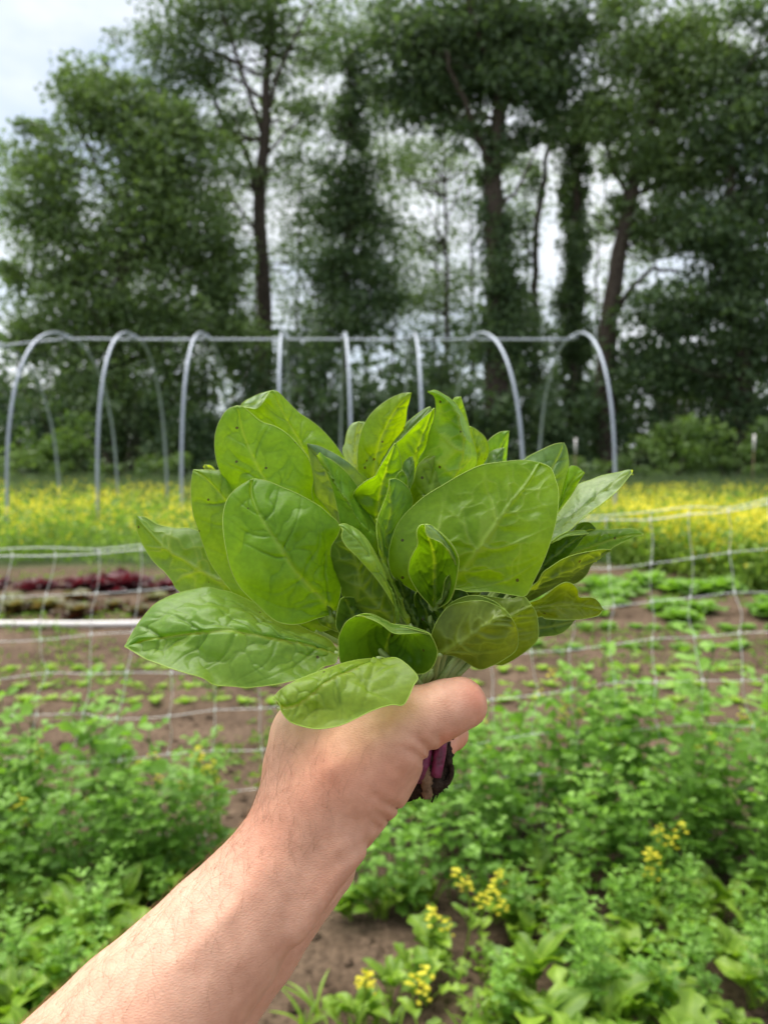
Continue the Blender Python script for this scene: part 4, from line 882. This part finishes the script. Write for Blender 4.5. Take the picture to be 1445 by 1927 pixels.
# --- two olive leaves lower right, undersides to us
blade((838, 1228), (1000, 1140), [(900, 1195), (960, 1160)], [(832, 1180), (850, 1145), (894, 1122), (929, 1124), (959, 1128), (985, 1123)], [(870, 1240), (932, 1251), (952, 1249), (982, 1231), (1006, 1211), (1013, 1196), (1011, 1164), (1005, 1146)], (.390, .386, .386), (.006, .006), (.170, .250, .020), -1, .2)
blade((832, 1228), (950, 1148), [(880, 1180), (920, 1155)], [(826, 1185), (838, 1145), (866, 1126), (897, 1121), (930, 1132)], [(870, 1215), (910, 1185), (935, 1165)], (.386, .382, .380), (.004, .004), (.150, .235, .025), -1, .08, nu=18, nv=26)
blade((826, 1231), (962, 1163), [(850, 1219), (882, 1199), (919, 1174), (944, 1160)], [(814, 1212), (812, 1194), (825, 1164), (845, 1141), (874, 1133), (909, 1131), (937, 1141), (953, 1151)], [(850, 1234), (869, 1241), (884, 1251), (904, 1260), (924, 1254), (944, 1244), (969, 1226), (975, 1206), (972, 1181)], (.384, .374, .374), (.006, .008), (.175, .240, .028), -1, .25)
# --- big right leaf
blade((812, 1130), (1015, 870), [(860, 1084), (889, 1049), (932, 989), (959, 950), (992, 908)],
      [(777, 1111), (740, 1085), (731, 1052), (737, 1014), (752, 980), (780, 950), (805, 930), (835, 912), (869, 892), (904, 876), (939, 870), (982, 866)],
      [(855, 1110), (882, 1114), (927, 1114), (965, 1120), (989, 1121), (1004, 1094), (1019, 1064), (1031, 1034), (1041, 1002), (1049, 965), (1051, 927), (1046, 905), (1036, 881)], (.396, .390, .404), (.010, -.004), (.185, .325, .011), -1, .12)
# --- dark cupped leaf in front of it
lf = blade((816, 1146), (797, 987), [(818, 1090), (815, 1040)], [(795, 1124), (779, 1102), (769, 1080), (770, 1059), (777, 1042), (786, 1024), (784, 1003), (789, 990)],
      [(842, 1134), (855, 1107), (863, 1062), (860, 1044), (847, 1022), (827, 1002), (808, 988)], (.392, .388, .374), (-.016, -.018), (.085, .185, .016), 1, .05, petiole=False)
blade((800, 986), (859, 1066), [(830, 1014)], [(804, 1008), (830, 1022), (848, 1042)], [(812, 989), (828, 1001), (849, 1022), (862, 1046)], (.366, .366, .372), (-.001, .005), GREY, 1, .02, 'rolled_edge', lf, .4, .3, 10, 22, False)
blade((818, 1150), (857, 1073), [(840, 1110)], [(832, 1120), (838, 1090)], [(845, 1132), (856, 1108), (859, 1085)], (.384, .380, .378), (.002, .004), (.12, .21, .035), 1, .03, petiole=False)
# --- small inner leaves
blade((792, 1200), (748, 1085), [(776, 1155), (760, 1118)], [(765, 1175), (742, 1135), (740, 1105)], [(802, 1165), (790, 1125), (768, 1096)], (.396, .398, .396), (.004, .008), (.075, .150, .016), 1, .02)  # this and the next two: added, with the heart's shade painted dark
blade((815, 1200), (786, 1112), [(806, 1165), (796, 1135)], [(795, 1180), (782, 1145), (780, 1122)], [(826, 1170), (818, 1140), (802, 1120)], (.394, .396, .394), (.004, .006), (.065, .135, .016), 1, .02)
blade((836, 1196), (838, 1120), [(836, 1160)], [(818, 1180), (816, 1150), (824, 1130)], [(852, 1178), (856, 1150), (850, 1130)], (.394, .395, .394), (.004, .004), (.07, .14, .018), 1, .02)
blade((766, 965), (776, 859), [(768, 910)], [(757, 920), (758, 876), (768, 862)], [(772, 920), (778, 903), (780, 878)], (.416, .414, .414), (.004, .004), GREY, 1, .02, nu=12, nv=20)
blade((752, 965), (756, 883), [(754, 920)], [(740, 935), (744, 900)], [(766, 930), (767, 912), (765, 897)], (.408, .408, .408), (0, .003), BR, 1, .04, nu=12, nv=20)
blade((792, 1020), (826, 852), [(805, 940), (820, 880)], [(778, 970), (771, 925), (779, 904), (785, 880), (795, 866), (814, 854)], [(835, 960), (859, 899), (847, 875), (838, 859)], (.412, .414, .420), (.004, .006), (.175, .270, .012), 1, .25)
blade((640, 1185), (592, 1152), [(614, 1162)], [(622, 1143), (602, 1144)], [(633, 1188), (616, 1181), (602, 1173)], (.396, .394, .394), (.002, .002), (.115, .2, .03), -1, .03, nu=12, nv=18)
blade((690, 1200), (648, 1124), [(672, 1170), (656, 1140)], [(650, 1200), (633, 1180), (635, 1150), (641, 1128)], [(712, 1185), (709, 1160), (690, 1139), (666, 1125)], (.394, .398, .390), (-.006, .004), (.075, .15, .03), 1, .02, nu=18, nv=26)
# --- leaves filling the heart and the far side, inner shade put into their colour
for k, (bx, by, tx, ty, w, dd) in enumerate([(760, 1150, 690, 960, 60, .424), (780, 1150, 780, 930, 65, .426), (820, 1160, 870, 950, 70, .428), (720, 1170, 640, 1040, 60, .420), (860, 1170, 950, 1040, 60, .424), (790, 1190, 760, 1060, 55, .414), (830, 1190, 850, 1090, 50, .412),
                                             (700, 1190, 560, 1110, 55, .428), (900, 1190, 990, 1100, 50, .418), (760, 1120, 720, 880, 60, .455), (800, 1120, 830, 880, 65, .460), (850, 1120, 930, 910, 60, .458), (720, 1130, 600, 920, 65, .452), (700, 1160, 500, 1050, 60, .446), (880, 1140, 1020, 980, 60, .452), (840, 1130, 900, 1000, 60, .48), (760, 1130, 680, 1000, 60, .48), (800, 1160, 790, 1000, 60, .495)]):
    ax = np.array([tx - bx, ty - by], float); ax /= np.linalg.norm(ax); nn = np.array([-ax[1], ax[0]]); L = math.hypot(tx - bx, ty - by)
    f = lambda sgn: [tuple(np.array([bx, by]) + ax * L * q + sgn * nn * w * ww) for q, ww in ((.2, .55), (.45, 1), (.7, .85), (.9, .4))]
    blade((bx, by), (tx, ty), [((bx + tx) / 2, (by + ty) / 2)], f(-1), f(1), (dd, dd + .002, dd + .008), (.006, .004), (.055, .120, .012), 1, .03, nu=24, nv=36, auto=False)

# --- the stalks seen above the thumb
for k, (x0, y0, x1, y1, r_) in enumerate([(792, 1300, 830, 1246, .0020), (800, 1302, 846, 1240, .0024), (808, 1300, 852, 1243, .0022), (818, 1300, 858, 1240, .0021), (826, 1300, 866, 1243, .0024), (834, 1298, 872, 1246, .0018), (786, 1302, 812, 1252, .0018), (795, 1300, 815, 1240, .0022), (842, 1296, 882, 1250, .0018)]):
    d0 = .395 + .004 * (k % 3); mb = MB()
    P = catmull(np.vstack([W(x0 - 4, y0 + 55, .408), W(x0, y0, d0 + .004), W((x0 + x1) / 2 - 3, (y0 + y1) / 2, d0 - .002), W(x1, y1, d0), W(x1 + 18, y1 - 26, d0 + .004)]), 20)
    mb.tube(P - BO, [r_ * 1.1, r_, r_ * .9, r_ * .7], 9); link('stem', mb.mesh('stem', [M_stalk]), bunch)

# --- crowns and roots under the thumb
def root_part(name, pts, rad, mat, sides=8, rough=0.0):
    P = catmull(np.vstack([W(x, y, d) for x, y, d in pts]), 18); V, Fc = tube(P - BO, rad, sides)
    if rough: V = V + rng.normal(0, rough, V.shape)
    mb = MB(); mb.add(V, Fc); link(name, mb.mesh(name, [mat]), bunch)
root_part('pink_stalk', [(836, 1330, .404), (832, 1385, .400), (826, 1425, .397), (820, 1462, .396)], [.0026, .0030, .0034, .0030], M_pink)
root_part('pink_stalk', [(826, 1330, .408), (824, 1390, .404), (816, 1430, .402), (810, 1458, .402)], [.0026, .0028, .0030], M_pink)
root_part('pink_stalk', [(806, 1350, .402), (800, 1420, .399), (791, 1450, .396), (788, 1470, .397)], [.003, .0036, .0042, .003], M_pink)
root_part('pink_stalk', [(790, 1380, .408), (786, 1450, .404), (774, 1480, .403)], [.003, .0032, .0022], M_pink)
root_part('tap_root', [(798, 1440, .398), (803, 1475, .396), (804, 1502, .397)], [.0035, .0033, .0022], M_tan, 9, .0003)
root_part('tap_root', [(815, 1445, .400), (820, 1478, .400), (812, 1484, .401)], [.004, .0048, .003], M_root, 9, .0006)
root_part('tap_root', [(800, 1390, .409), (808, 1440, .408), (812, 1478, .406)], [.006, .0075, .005], M_root, 10, .0008)
root_part('tap_root', [(790, 1440, .408), (785, 1480, .405), (768, 1500, .404), (753, 1504, .404)], [.005, .005, .003, .0008], M_root, 8, .0007)
root_part('tap_root', [(785, 1470, .403), (792, 1488, .400), (804, 1500, .400)], [.003, .003, .0015], M_root, 7, .0005)
root_part('tap_root', [(833, 1400, .408), (838, 1440, .406), (834, 1470, .404), (824, 1482, .403)], [.0045, .004, .003, .002], M_root, 8, .0007)
root_part('root_fibre', [(838, 1420, .404), (848, 1440, .402), (852, 1442, .401)], [.0018, .0012, .0009], M_root, 6, .0002)
root_part('root_fibre', [(840, 1425, .403), (849, 1448, .402), (842, 1470, .402), (828, 1478, .402)], [.001, .0016, .0018, .002], M_root, 6, .0003)
root_part('root_fibre', [(828, 1478, .402), (832, 1486, .402), (835, 1492, .402)], [.0008, .0005, .0002], M_root, 5)
root_part('root_fibre', [(820, 1482, .401), (818, 1495, .401), (814, 1505, .401), (813, 1511, .401)], [.0006, .0007, .0005, .0003], M_root, 5, .0003)
root_part('root_fibre', [(775, 1498, .403), (766, 1502, .402), (766, 1506, .402)], [.001, .0005, .0003], M_root, 5)
root_part('root_fibre', [(838, 1380, .404), (850, 1390, .401), (853, 1388, .400)], [.0012, .0010, .0008], M_root, 5)
for k in range(16):
    x0, y0 = rng.uniform(768, 838), rng.uniform(1440, 1482); dx, dy = rng.normal(0, 9), rng.uniform(10, 26); d0 = rng.uniform(.397, .407)
    root_part('root_fibre', [(x0, y0, d0), (x0 + dx * .4 + rng.normal(0, 3), y0 + dy * .5, d0), (x0 + dx, y0 + dy, d0)], [.0007, .0005, .0002], M_root, 5, .0001)
def clod(px, py, d, r):
    a = rng.normal(size=(60, 3)); a /= np.linalg.norm(a, axis=1)[:, None]
    n1, n2 = 8, 10; V = []
    for i in range(1, n1):
        for j in range(n2):
            th = math.pi * i / n1; ph = 6.283 * j / n2; V.append(np.array([math.sin(th) * math.cos(ph), math.sin(th) * math.sin(ph), math.cos(th)]) * r * rng.uniform(.7, 1.25))
    V = np.array(V + [[0, 0, r], [0, 0, -r]]); T, Bt = len(V) - 2, len(V) - 1
    Fc = [(i * n2 + j, i * n2 + (j + 1) % n2, (i + 1) * n2 + (j + 1) % n2, (i + 1) * n2 + j) for i in range(n1 - 2) for j in range(n2)]
    Fc += [(T, (j + 1) % n2, j) for j in range(n2)] + [((n1 - 2) * n2 + j, (n1 - 2) * n2 + (j + 1) % n2, Bt) for j in range(n2)]
    mb = MB(); mb.add(V + W(px, py, d) - BO, Fc); link('soil_lump', mb.mesh('soil_lump', [M_root]), bunch)
for a in [(806, 1425, .402, .0055), (808, 1445, .400, .0045), (812, 1462, .399, .004), (790, 1482, .401, .0045), (776, 1492, .403, .0035), (818, 1474, .398, .0042), (800, 1412, .406, .005), (832, 1452, .405, .004), (797, 1465, .399, .0032)]: clod(*a)

# ------------------------------------------------------------------ forearm and hand: one continuous surface grown from a distance field
def hand():
    h = .00145; lo = np.array([-.245, -.33, .265]); hi = np.array([.062, -.076, .475])
    n = ((hi - lo) / h).astype(int) + 1; ax = [lo[k] + h * np.arange(n[k], dtype=np.float32) for k in range(3)]
    X, Y, Z = np.meshgrid(*[a.astype(np.float32) for a in ax], indexing='ij'); D = np.full(X.shape, 1.0, np.float32)
    def cone(a, b, ra, rb):
        a = np.array(a, np.float32); b = np.array(b, np.float32); ba = b - a; L2 = float(ba @ ba)
        t = np.clip(((X - a[0]) * ba[0] + (Y - a[1]) * ba[1] + (Z - a[2]) * ba[2]) / L2, 0, 1)
        return np.sqrt((X - a[0] - t * ba[0]) ** 2 + (Y - a[1] - t * ba[1]) ** 2 + (Z - a[2] - t * ba[2]) ** 2) - (ra + (rb - ra) * t)
    def su(d1, d2, k):
        hh = np.clip(.5 + .5 * (d2 - d1) / k, 0, 1); return d2 + (d1 - d2) * hh - k * hh * (1 - hh)
    def c(x, y, d): return camspace(x, y, d)
    def rp(r, d): return r / F * d
    def limb(pts, k, D):
        T = None
        for (x0, y0, d0, r0), (x1, y1, d1, r1) in zip(pts, pts[1:]):
            E = cone(c(x0, y0, d0), c(x1, y1, d1), rp(r0, d0), rp(r1, d1)); T = E if T is None else su(E, T, .0025)
        return su(T, D, k)
    # radial side of the forearm up to the thumb
    D = limb([(60, 2180, .310, 200), (262, 1945, .338, 160), (412, 1768, .356, 124), (520, 1632, .372, 99), (585, 1535, .380, 86)], .006, D)
    # ulnar side, deeper
    D = limb([(160, 2140, .335, 180), (325, 1920, .365, 134), (465, 1765, .384, 104), (566, 1655, .398, 80), (603, 1626, .403, 68)], .004, D)
    # back of the hand to the knuckles
    D = limb([(566, 1555, .388, 84), (572, 1450, .396, 76), (590, 1390, .408, 80), (632, 1345, .424, 62)], .012, D)
    D = limb([(582, 1562, .398, 80), (600, 1480, .414, 84), (640, 1420, .432, 74)], .012, D)
    # thumb: metacarpal, ball, joints, tip
    D = limb([(590, 1528, .380, 88), (668, 1452, .376, 88), (742, 1392, .374, 70), (800, 1352, .373, 55), (835, 1333, .374, 51), (866, 1319, .376, 45)], .010, D)
    D = limb([(640, 1520, .384, 86), (705, 1462, .384, 74), (735, 1440, .386, 58)], .010, D)
    D = limb([(600, 1400, .394, 74), (690, 1370, .386, 66), (760, 1352, .381, 52)], .012, D)
    D = limb([(842, 1338, .375, 44), (880, 1334, .377, 33)], .006, D)
    # palm behind the stems
    D = limb([(640, 1500, .410, 76), (690, 1430, .424, 64), (668, 1370, .432, 60)], .012, D)
    # fingers wrapping round behind the stems, tips returning on the right
    for pts in ([(632, 1345, .428, 52), (720, 1318, .452, 40), (800, 1322, .456, 36), (846, 1342, .438, 32), (842, 1350, .418, 28)],
                [(640, 1385, .436, 52), (728, 1362, .460, 40), (808, 1366, .462, 36), (850, 1382, .442, 30), (838, 1400, .419, 23), (836, 1408, .412, 20)],
                [(650, 1425, .440, 48), (730, 1408, .460, 36), (790, 1412, .460, 32), (812, 1425, .446, 26), (806, 1432, .430, 22)],
                [(655, 1462, .438, 42), (715, 1452, .452, 30), (760, 1456, .452, 26), (775, 1462, .440, 22)]):
        Df = np.full(X.shape, 1.0, np.float32); Df = limb(pts, .003, Df); D = su(Df, D, .006)
    # veins and tendons under the skin of the back of the hand
    for v in ([(395, 1690, .330), (470, 1600, .344), (520, 1520, .352), (548, 1440, .366)], [(330, 1820, .322), (430, 1720, .332), (500, 1640, .346)], [(560, 1500, .352), (620, 1440, .352), (690, 1392, .352)]):
        for p0, p1 in zip(v, v[1:]): D = D - .0011 * np.exp(-(cone(c(*p0), c(*p1), 0, 0) / .006) ** 2)
    # tendon ridge and ball of the wrist
    D = su(cone(c(560, 1748, .352), c(655, 1600, .362), .0045, .0075), D, .012)
    # creases: thumb web, thumb joint, wrist
    PX = X / Z * F + CX; PY = -Y / Z * F + CY
    def groove(pts, dep, w, zmax=.392):
        nonlocal D
        g = np.full(X.shape, 1e3, np.float32)
        for (x0, y0), (x1, y1) in zip(pts, pts[1:]):
            t = np.clip(((PX - x0) * (x1 - x0) + (PY - y0) * (y1 - y0)) / ((x1 - x0) ** 2 + (y1 - y0) ** 2), 0, 1)
            g = np.minimum(g, np.hypot(PX - x0 - t * (x1 - x0), PY - y0 - t * (y1 - y0)) * Z / F)
        tt = np.clip((PX - pts[-1][0]) / (pts[0][0] - pts[-1][0]), 0, 1)      # fades along its length
        D = D + np.where(Z < zmax, dep * np.exp(-(g / w) ** 2) * (.15 + .85 * tt), 0)
    groove([(812, 1418), (796, 1400), (778, 1386), (760, 1380)], .0030, .0017)
    groove([(800, 1434), (784, 1420), (764, 1410), (742, 1406)], .0026, .0017)
    groove([(828, 1392), (812, 1384), (800, 1372)], .0012, .0015)
    groove([(745, 1520), (724, 1512), (706, 1500), (690, 1490)], .0028, .0018)
    groove([(726, 1542), (708, 1530), (692, 1512)], .0024, .0016)
    groove([(712, 1556), (698, 1546), (686, 1532)], .0018, .0015)
    groove([(896, 1356), (893, 1325), (884, 1298), (872, 1280)], .0006, .0016)
    groove([(690, 1588), (652, 1612), (618, 1640), (590, 1690)], .0016, .0030, .378)
    # surface nets
    s = D < 0
    cs = s[:-1, :-1, :-1].astype(np.int8)
    corners = [(i, j, k) for i in (0, 1) for j in (0, 1) for k in (0, 1)]
    sub = lambda A, o: A[o[0]:A.shape[0] - 1 + o[0], o[1]:A.shape[1] - 1 + o[1], o[2]:A.shape[2] - 1 + o[2]]
    cnt = sum(sub(s, o).astype(np.int8) for o in corners); act = (cnt > 0) & (cnt < 8)
    I, J, K = np.nonzero(act); acc = np.zeros((len(I), 3)); num = np.zeros(len(I))
    for a_ in corners:
        for ax_ in range(3):
            if a_[ax_] == 0:
                b_ = list(a_); b_[ax_] = 1
                va = D[I + a_[0], J + a_[1], K + a_[2]]; vb = D[I + b_[0], J + b_[1], K + b_[2]]; m = (va < 0) != (vb < 0)
                t = np.where(m, va / np.where(m, va - vb, 1), 0); p = np.zeros((len(I), 3)) + np.array(a_); p[:, ax_] += t
                acc[m] += p[m]; num[m] += 1
    V = lo + (np.stack([I, J, K], -1) + acc / num[:, None]) * h
    idx = np.full(act.shape, -1, np.int64); idx[I, J, K] = np.arange(len(I)); Q = []
    for ax_ in range(3):
        o1 = [(0, 1, 2), (1, 2, 0), (2, 0, 1)][ax_]; u, v = o1[1], o1[2]
        sl0 = [slice(None)] * 3; sl1 = [slice(None)] * 3; sl0[ax_] = slice(0, -1); sl1[ax_] = slice(1, None)
        d = s[tuple(sl0)] != s[tuple(sl1)]; E = np.stack(np.nonzero(d), -1); ok = (E[:, u] > 0) & (E[:, v] > 0) & (E[:, u] < act.shape[u]) & (E[:, v] < act.shape[v]) & (E[:, ax_] < act.shape[ax_]); E = E[ok]
        e1 = np.zeros(3, int); e1[u] = 1; e2 = np.zeros(3, int); e2[v] = 1
        g = lambda P: idx[P[:, 0], P[:, 1], P[:, 2]]
        q = np.stack([g(E - e1 - e2), g(E - e2), g(E), g(E - e1)], -1); flip = ~s[tuple(E.T)]; q[flip] = q[flip][:, ::-1]; Q.append(q)
    Q = np.vstack(Q); Q = Q[(Q >= 0).all(1)]
    # relax the surface a little
    nb = np.zeros_like(V); cn = np.zeros(len(V))
    for it in range(2):
        nb[:] = 0; cn[:] = 0
        for k in range(4):
            np.add.at(nb, Q[:, k], V[Q[:, (k + 1) % 4]]); np.add.at(cn, Q[:, k], 1)
        V = V * .65 + .35 * nb / cn[:, None]
    # redness: back of hand, thumb tip; paler inside the wrist
    px = V[:, 0] / V[:, 2] * F + CX; py = -V[:, 1] / V[:, 2] * F + CY
    red = np.clip(np.exp(-((px - 640) / 110) ** 2 - ((py - 1450) / 70) ** 2) * .8 + np.exp(-((px - 900) / 30) ** 2 - ((py - 1310) / 40) ** 2) + .45 * np.exp(-((px - 480) / 70) ** 2 - ((py - 1560) / 120) ** 2) + np.where(px > 828, np.exp(-((py - 1405) / 28) ** 2), 0), 0, 1)
    Wv = c2w(V); base = Wv[np.argmin(py * -1)]
    o = link('person', quad_mesh('person', Wv - base, Q, [M_skin], {'rnd': red}, smooth=True), None,
             'bare forearm and left hand reaching in from below, thumb wrapped round the spinach stems', 'person'); o.location = base
    # arm hair: fine tapered strands lying along the skin
    nrm = np.zeros_like(V); fn = np.cross(V[Q[:, 2]] - V[Q[:, 0]], V[Q[:, 3]] - V[Q[:, 1]])
    for k in range(4): np.add.at(nrm, Q[:, k], fn)
    nrm /= np.linalg.norm(nrm, axis=1)[:, None] + 1e-12
    if (nrm[:, 2] * (V[:, 2] - V[:, 2].mean())).mean() < 0: nrm = -nrm
    dirn = np.array([.66, .72, .1]); side = (px - 412) * -.72 + (py - 1768) * -.69    # >0 toward the back of the arm
    wgt = np.clip(.25 + side / 120, .03, 1) * ((py > 1400) & (py < 2000) & (nrm[:, 2] < .45) & (px < 700)) * np.where(py < 1480, .4, 1)
    ch = rng.choice(len(V), 850, p=wgt / wgt.sum(), replace=False); mb = MB()
    for i in ch:
        nn = nrm[i]; t = dirn * .35 + rng.normal(0, .35, 3) + np.array([-.25, .75, 0]); t -= nn * (t @ nn); t /= np.linalg.norm(t)
        L = rng.uniform(.006, .015); w2 = np.cross(nn, t) * rng.normal(0, .35)
        pts = np.array([V[i] - nn * .0004 + (t * f + w2 * f * f) * L + nn * L * (.42 * f - .30 * f * f) for f in np.linspace(0, 1, 6)])
        mb.tube(c2w(pts) - base, [.000042, .000038, .000014], 3)
    link('hair', mb.mesh('hair', [M_hair]), o, kind='stuff')
hand()
